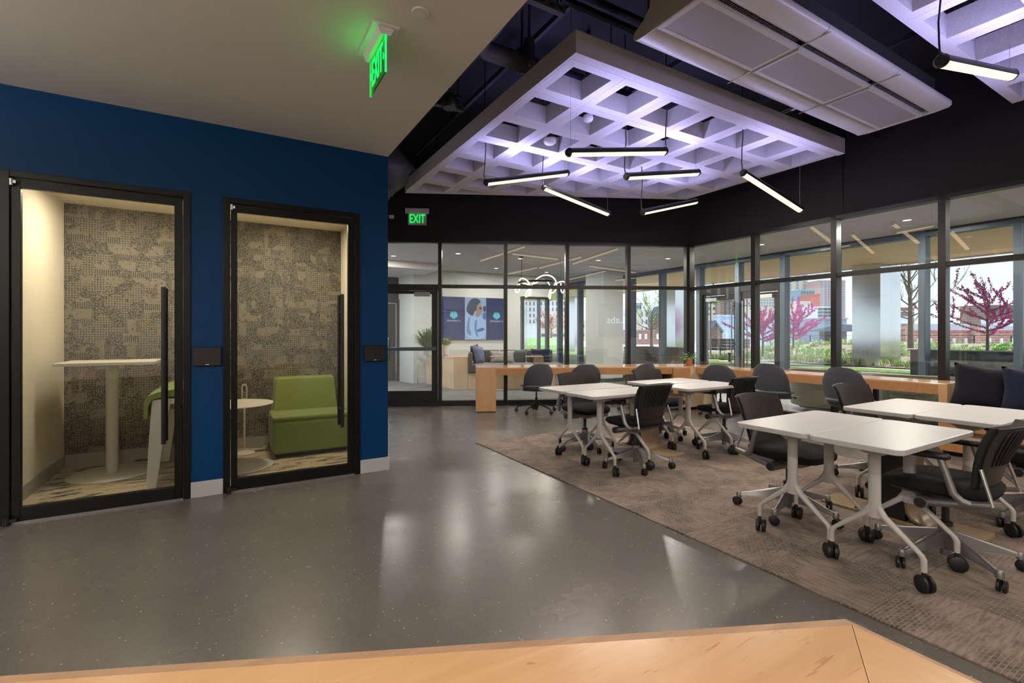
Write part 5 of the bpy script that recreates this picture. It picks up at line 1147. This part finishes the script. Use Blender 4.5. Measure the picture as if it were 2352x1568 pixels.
o = obj('groundcover', gc, 'groundcover'); tag(o, 'low bright yellow-green groundcover leaves in the planted beds outside', 'plants'); o['kind'] = 'stuff'
SH = [(1668, 24.5, .30, 'grey-green grassy mound low in the bed left of the double doors'), (1712, 23.2, .34, 'round green mound shrub at the path edge seen through the right door leaf'), (1765, 23.0, .36, 'round grey-green shrub by the path right of the double doors'), (1808, 25, .24, 'small tan dead shrub in the bed right of the doors'), (1838, 29, .42, 'tall blue-green grassy shrub below the right redbud of the pair'), (1858, 24.6, .36, 'bright green leafy shrub in the bed before the grey wall'), (1880, 27.5, .38, 'blue-green shrub next to the mullion right of the redbuds'), (1900, 23.6, .34, 'yellow-green leafy shrub near the path at the mullion')]
for i, (px, d, r_, lb) in enumerate(SH):
    c_ = atd(px, 0, d); rn = random.Random(40 + i); mb = MB()
    for _ in range(260):
        a, e = rn.uniform(0, 6.28), rn.uniform(0, 1.5); rr = r_ * rn.uniform(.5, 1); p = Vector((math.cos(a) * math.cos(e) * rr, math.sin(a) * math.cos(e) * rr, math.sin(e) * rr * .8)); dd_ = p.normalized(); s_ = Vector((-dd_.y, dd_.x, .1)) * .02
        mb.add([p - s_, p + s_, p + dd_ * .09 + Vector((0, 0, .03))], [(0, 1, 2)])
    rt = thing('shrub', lb, 'shrub', (c_.x, c_.y, bz(c_.x, c_.y)), 0, 'shrubs in the planted bed'); o = part('foliage', mb, 'groundcover' if i in (5, 7) else ('mulch' if i == 3 else 'shrub'), rt); o['kind'] = 'stuff'
for i, (px, d, lb) in enumerate(((1630, 23, 'flat stone slab at the bed edge left of the double doors'), (1762, 22.6, 'flat stone slab at the bed edge below the left redbud'), (1828, 21.9, 'flat stone slab at the bed edge below the right redbud'))):
    c_ = atd(px, 0, d); lone('stone_slab', MB().prism(rrect(.9, .3, .05, 3), 0, .08), 'stucco_white', lb, 'stone', loc=(c_.x, c_.y, .0), rotz=R(-25))
for i, (px, d, lb) in enumerate(((1674, 23.0, 'left one of the two short lit bollards at the path'), (1676.5, 22.4, 'right one of the two short lit bollards at the path'), (1654, 27, 'small black bollard at the board wall'))):
    c_ = atd(px, 0, d); t = thing('bollard_light', lb, 'bollard', (c_.x, c_.y, 0)); part('post', MB().cyl((0, 0, -.02), (0, 0, .42 + .14 * (i == 2)), .04, seg=12), 'black_metal', t); part('lens', MB().cyl((0, 0, .42), (0, 0, .47), .03, seg=12), 'bollard_glow' if i < 2 else 'black_metal', t)
# board retaining walls, bed planters
def boards(name, label, px0, px1, d0, d1, zb, zt, n, th=.12, m='board_wood'):
    a, b = atd(px0, 0, d0), atd(px1, 0, d1); a2, b2 = Vector((a.x, a.y)), Vector((b.x, b.y)); t = thing(name, label, 'wall', (0, 0, 0)); h = (zt - zb) / n
    for k in range(n): part('board', seg(MB(), a2, b2, th, zb + k * h + .006, zb + (k + 1) * h - .006), m, t)
    return t
boards('retaining_wall', 'low weathered board wall behind the grasses left of the double doors', 1600, 1722, 33, 30.5, .2, 1.0, 4)
boards('planter_bench', 'dark wood planter box with a bench ledge beside the lawn, left of the room corner', 1432, 1540, 19.5, 17.2, .28, .80, 4, 1.2)
a, b = atd(1432, 0, 18.6), atd(1556, 0, 16.4); lone('bench_ledge', seg(MB(), Vector((a.x, a.y)), Vector((b.x, b.y)), .5, .0, .34), 'board_wood', 'wide dark wood ledge in front of the dark planter box', 'bench')
t = thing('planter_wall', 'long dark metal planter wall with a paler band, outside at the far right', 'planter', (11.0, 0, 0))
part('wall', MB().bb(0, .5, -12, 3.95, 0, .99), 'planter_dark', t); part('cap', MB().bb(-.03, .53, -12, 3.98, .99, 1.01), 'planter_dark', t)
for y0, y1 in ((1.2, 3.7), (-1.4, 1.0)): part('band', MB().bb(-.012, 0, y0, y1, .72, .84), 'planter_band', t); part('panel', MB().bb(-.01, 0, y0 + .3, y1 - .1, .1, .60), 'black_metal', t)
# fence
t = thing('cable_fence', 'thin dark cable railing along the top of the planted bed', 'fence', (0, 0, 0)); pts = [(35.5, -9 + k * 1.45) for k in range(22)]
for (x, y) in pts: part('post', MB().bb(x - .025, x + .025, y - .025, y + .025, .5, 1.22), 'black_metal', t)
for z in (1.2, 1.08, .96, .84): part('rail', MB().bb(35.49, 35.51, -9, 21.4, z, z + (.02 if z > 1.19 else .008)), 'black_metal', t)
# canopy with slatted wood soffit
cn_ = sroot('canopy'); cm = MB()
for k in range(96): cm.bb(XF + .15 + k * .135, XF + .15 + k * .135 + .118, -12, 34, 4.12, 4.15)
part('soffit_slats', cm, 'canopy_wood', cn_, kind='stuff'); part('roof_slab', MB().bb(XF + .1, 23.2, -12, 34, 4.16, 4.6), 'planter_dark', cn_); part('edge_trim', MB().bb(23.1, 23.3, -12, 34, 4.08, 4.6), 'alu_light', cn_)
struct('facade_upper', MB().bb(XF - .1, XF + .15, YS, 15, 3.0, 4.6), 'planter_dark')
for i, (px, d, sx_, sy_) in enumerate(((2022, 19.0, 1.8, 1.0), (1551, 28.5, .85, .8), (1320, 36, .8, .8), (1190, 46, 1.0, 1.0))):
    c_ = atd(px, 0, d); struct('canopy_column', MB().bb(c_.x, c_.x + sx_, c_.y, c_.y + sy_, -.02, 4.12), 'steel_clad')
c_ = atd(2022, 0, 19.0); lone('outlet_box', MB().bb(c_.x - .02, c_.x, c_.y + .45, c_.y + .62, .42, .62), 'alu', 'small square cover on the big steel column outside', 'cover plate')
# trees
def tree(name, label, px, d, z0, h, trunk_h, rad, seedv, blossoms, m_b, lean=0, nb=9, r0=.07, leafsize=.03, up=.5, dens=1.0, cat='tree', depth=3, tight=1.0):
    rn = random.Random(seedv); c_ = atd(px, 0, d); t = thing(name, label, cat, (c_.x, c_.y, z0)); tr = MB(); bl = MB()
    def br(p, dr, L, r, lv):
        pts = [p]; n = 5; q = p.copy(); dd_ = dr.copy()
        for i in range(n):
            dd_ = (dd_ + Vector((rn.uniform(-.22, .22), rn.uniform(-.22, .22), rn.uniform(-.05, .16) + up * .08))).normalized(); q = q + dd_ * (L / n); pts.append(q.copy())
        tr.tube(pts, [r * (1 - .75 * i / n) for i in range(n + 1)], 5 if lv else 8)
        if blossoms and lv >= 1:
            nb_ = int(L * blossoms * dens)
            for _ in range(nb_):
                i = rn.randrange(n); f = rn.random(); s_ = pts[i].lerp(pts[i + 1], f) + Vector((rn.gauss(0, leafsize), rn.gauss(0, leafsize), rn.gauss(0, leafsize))) * tight; g = leafsize * rn.uniform(.5, 1.1)
                bl.add([s_ + Vector(v_) * g for v_ in ((1, 0, 0), (-.5, .87, 0), (-.5, -.87, 0), (0, 0, 1.1), (0, 0, -1))], [(0, 1, 3), (1, 2, 3), (2, 0, 3), (1, 0, 4), (2, 1, 4), (0, 2, 4)])
        if lv < depth:
            for k in range(3 if lv else 4):
                i = rn.randrange(1, n + 1); az = rn.uniform(0, 6.28); nd = (dd_ * .8 + Vector((math.cos(az) * .75, math.sin(az) * .75, rn.uniform(-.1, .55)))).normalized(); br(pts[i], nd, L * rn.uniform(.4, .62), r * .5, lv + 1)
    top_ = Vector((lean * h, 0, h * .62)); k_ = []
    tp = [Vector((0, 0, -.1)), Vector((lean * .3, 0, trunk_h)), Vector((lean * .6 + .04, .03, (trunk_h + h * .62) / 2)), top_]
    tr.tube(tp, [r0, r0 * .8, r0 * .5, r0 * .2], 10)
    for k in range(nb):
        f = k / nb; p = tp[1].lerp(tp[3], f * .95); az = k * 2.4 + rn.uniform(-.3, .3); e = .15 + up * f * 1.5
        br(p, Vector((math.cos(az), math.sin(az), e)).normalized(), rad * (1 - .35 * f) * rn.uniform(.8, 1.05), r0 * (.42 if blossoms > 30 else .24), 1)
    part('branches', tr, 'bark', t, smooth=60)
    if blossoms: o = part('blossoms' if 'blossom' in m_b else 'foliage', bl, m_b, t, kind='stuff')
    return t
tree('redbud_tree', 'magenta redbud tree seen through the double doors, left of the pair', 1752, 24.5, .10, 3.1, .85, 1.5, 21, 90, 'blossom', .03, 15, .06, .040, .35, depth=2, tight=.8)
tree('redbud_tree', 'magenta redbud tree right of the double doors, branches reaching right', 1822, 27, .25, 3.3, .75, 1.8, 33, 85, 'blossom', .04, 14, .06, .042, .42, depth=2, tight=.8)
tree('redbud_tree', 'largest magenta redbud tree at the far right against the sky', 2268, 15.5, .70, 2.9, .55, 1.55, 8, 120, 'blossom', .08, 15, .05, .022, .36, depth=2, tight=.9)
tree('bare_tree', 'tall bare grey tree with thin upward branches right of the steel column', 2092, 22, .75, 5.6, 1.1, 2.3, 14, 8, 'new_leaf', -.05, 18, .13, .02, .95)
tree('young_tree', 'slim young tree with bright green leaves seen through the left door leaf', 1632, 26, .1, 4.6, 2.9, 1.1, 17, 14, 'new_leaf', .02, 8, .045, .06, .4)
tree('bare_tree', 'yellow-budded spreading tree beyond the dark planter box', 1497, 42, .08, 5.2, 1.4, 3.0, 19, 5, 'new_leaf', .02, 14, .16, .05, .5)
tree('redbud_tree', 'small distant orange-pink budding tree beyond the lawn', 1266, 60, .1, 4.6, 1.4, 2.2, 29, 18, 'stucco_pink', 0, 9, .12, .12, .5)
# buildings
def bld(name, label, px0, px1, yt, d, m, depth=12, win=None, wm='win_glass', zb=-6, wfrac=.55, hfrac=.6, roof=None, yw0=None, mt=.0):
    a, b = atd(px0, yt, d), atd(px1, yt, d); W = (b - a).length; z = a.z; t = thing(name, label, 'building', (a.x, a.y, 0), R(-30.5))
    depth *= .35
    part('walls', MB().bb(0, W, 0, depth, zb, z), m, t)
    part('roof', MB().bb(-.1, W + .1, -.1, depth, z, z + max(.15, d * .002)), roof or m, t)
    if win:
        nx, nz = win; z1 = z - (z - zb if yw0 is None else z - (CAMH - (yw0 - 767) * d / 1100)) * 1.0; H = z - z1
        ww, wh = W / nx, H / nz; me = MB().bb(-ww * wfrac / 2, ww * wfrac / 2, -.12, .05, -wh * hfrac / 2, wh * hfrac / 2).mesh('window', wm)
        for i in range(nx):
            for j in range(nz): obj('window', me, None, t, loc=((i + .5) * ww, 0, z1 + (j + .5) * wh))
    return t
bld('wall_building', 'pale blue painted block building behind the redbuds', 1657, 1884, 738, 62, 'block_blue', 14, (12, 1), 'win_frame_white', yw0=800, wfrac=.12, hfrac=.12)
bld('upper_block', 'pale blue flat upper block between the door handles', 1657, 1722, 727, 72, 'block_blue', 8)
bld('grey_building', 'grey block wall building just left of the thick mullion', 1882, 1945, 733, 55, 'stucco_grey', 14)
bld('brown_building', 'brown brick tower block above the pale blue wall', 1663, 1698, 690, 95, 'brick_brown', 12, (2, 5), yw0=735)
bld('concrete_building', 'concrete building with ribbon windows behind the young tree', 1606, 1664, 688, 110, 'stucco_cream', 15, (2, 6), 'tower_dark', yw0=770, wfrac=.8, hfrac=.45)
bld('cream_building', 'cream stepped building right behind the brick gable', 1636, 1700, 725, 88, 'stucco_cream', 12, (4, 4), yw0=785, wfrac=.25)
bld('apartment_tower', 'wide pale apartment tower with bay windows above the door transom', 1706, 1812, 628, 200, 'stucco_cream', 25, (16, 12), yw0=705, wfrac=.6, wm='tower_glass')
bld('apartment_tower', 'blank beige side of the apartment tower, top against the sky', 1808, 1856, 630, 195, 'tower_beige', 25, (3, 10), yw0=700, wfrac=.3, wm='tower_glass')
bld('office_tower', 'blue glass office tower right of the beige tower', 1839, 1871, 667, 170, 'tower_glass', 20, (5, 5), 'tower_dark', yw0=720)
bld('red_panel_building', 'red panel building between the glass tower and the pink tower', 1860, 1884, 677, 150, 'panel_red', 15)
bld('apartment_tower', 'tall pink and white apartment tower left of the thick mullion', 1884, 1942, 645, 185, 'stucco_pink', 25, (7, 16), yw0=735, wfrac=.55, wm='tower_glass')
bld('parking_garage', 'open concrete parking garage decks below the pink tower', 1878, 1925, 706, 120, 'stucco_white', 20, (4, 4), 'tower_dark', yw0=736, wfrac=.85, hfrac=.7)
bld('rooftop_block', 'cream block with rooftop units behind the right redbud of the pair', 1818, 1862, 694, 130, 'stucco_cream', 15)
def gable(name, label, px0, px1, ye, yp, d, m, rm='asphalt_roof', depth=3):
    a, b = atd(px0, ye, d), atd(px1, ye, d); W = (b - a).length; zp = CAMH - (yp - 767) * d / 1100; t = thing(name, label, 'building', (a.x, a.y, 0), R(-30.5))
    part('walls', MB().loft([[(0, y, -6), (W, y, -6), (W, y, a.z), (W / 2, y, zp), (0, y, a.z)] for y in (0, depth)]), m, t)
    for s_ in (0, 1): part('roof_slope', MB().loft([[(s_ * W, y, a.z + .05), (W / 2, y, zp + .05), (W / 2, y, zp + .3), (s_ * W * 1.04 - .02 * W, y, a.z + .25)] for y in (-.3, depth)]), rm, t)
    return t
gable('brick_house', 'brown brick gable end seen through the left door leaf', 1625, 1659, 765, 742, 52, 'brick_brown')
gable('brick_house', 'red brick gable house left of the room corner', 1501, 1528, 735, 707, 75, 'brick_brown')
bld('brick_rowhouse', 'long low red brick rowhouse with grey roof at the far right', 2040, 2420, 762, 42, 'brick_red', 10, (14, 1), 'win_frame_white', yw0=812, wfrac=.22, hfrac=.42, roof='red_trim')
a, b = atd(2040, 762, 43), atd(2420, 762, 43); W = (b - a).length; t = thing('slate_roof', 'grey shingled roof of the brick rowhouse', 'roof', (a.x, a.y, 0), R(-30.5)); part('slope', MB().loft([[(x, -.5, a.z + .1), (x, 6, a.z + .85), (x, 12, a.z + .1)] for x in (0, W)]), 'asphalt_roof', t)
for px, lb in ((2086, 'red brick chimney left of the bare tree trunk'), (2246, 'red brick chimney behind the largest redbud')):
    a = atd(px - 6, 745, 41.5); t = thing('chimney', lb, 'chimney', (a.x, a.y, 0), R(-30.5)); part('stack', MB().bb(0, .5, 0, .5, .2, a.z), 'brick_red', t); part('cap', MB().bb(-.05, .55, -.05, .55, a.z, a.z + .08), 'concrete', t)
bld('brown_building', 'long brown brick building behind the bare tree, banded in white', 2040, 2100, 708, 120, 'brick_brown', 15, (3, 2), 'stucco_white', yw0=735, hfrac=.12, wfrac=1)
bld('white_shed', 'white flat building under the long brown one', 2040, 2098, 729, 90, 'stucco_white', 10)
bld('brown_building', 'brown brick mill building behind the largest redbud', 2262, 2420, 702, 95, 'brick_brown', 15, (9, 2), yw0=745, wfrac=.3)
bld('white_shed', 'white rooftop block right of the largest redbud trunk', 2300, 2352, 735, 80, 'stucco_white', 10)
bld('office_building', 'white office block with paired dark windows beyond the lobby window', 1196, 1300, 690, 120, 'stucco_white', 15, (12, 4), 'tower_dark', yw0=745, wfrac=.3)
bld('office_building', 'peach toned building below the white office block', 1240, 1345, 738, 95, 'stucco_cream', 12, (5, 2), yw0=780, wfrac=.7, hfrac=.3)
bld('office_building', 'white building with a teal roofed tower left of the room corner', 1436, 1512, 713, 100, 'stucco_white', 15, (7, 3), yw0=765, wfrac=.3)
bld('roof_tower', 'square cream tower with teal roof above the white building', 1448, 1474, 698, 98, 'tower_beige', 8, (4, 1), yw0=712, roof='tower_glass')
bld('brick_rowhouse', 'distant red brick rowhouses below the spreading tree', 1436, 1530, 760, 60, 'brick_red', 10, (7, 1), 'win_frame_white', yw0=785, wfrac=.4, hfrac=.5)
lone('far_hedge', MB().bb(24, 34, 46, 50, -.1, .8), 'shrub', 'dark green hedge far across the lawn', 'hedge')
# wall beyond the site, closing the horizon
bld('far_building', 'plain beige building far behind the lobby window', 1150, 1210, 720, 160, 'stucco_cream', 20, (4, 3), yw0=760)
a = atd(1845, 747, 60.6); t = thing('park_sign', 'small black square sign on the pale blue building beside the right redbud', 'sign', tuple(a), R(-30.5))
part('panel', MB().bb(-.5, .5, -.05, .05, -.45, .45), 'black_metal', t); o = obj('lettering', text_mesh('park', .34, 'stucco_white', .01), None, t, loc=(-.05, -.07, .18)); o.rotation_euler = (R(90), 0, 0)
t = thing('wall_display', 'dark wall display with glowing lettering on the rear wall, mirrored in the back glass', 'screen', (4.9, YS + .03, 1.9), R(180))
part('casing', MB().bb(-1.3, 1.3, -.02, .03, -.75, .75), 'black_plastic', t); emis('lettering_glow', (.60, .58, 1), 3.5)
o = obj('lettering', text_mesh('tLabs', .42, 'lettering_glow', .003, align='RIGHT'), None, t, loc=(.93, -.03, 0)); o.rotation_euler = (R(90), 0, 0)
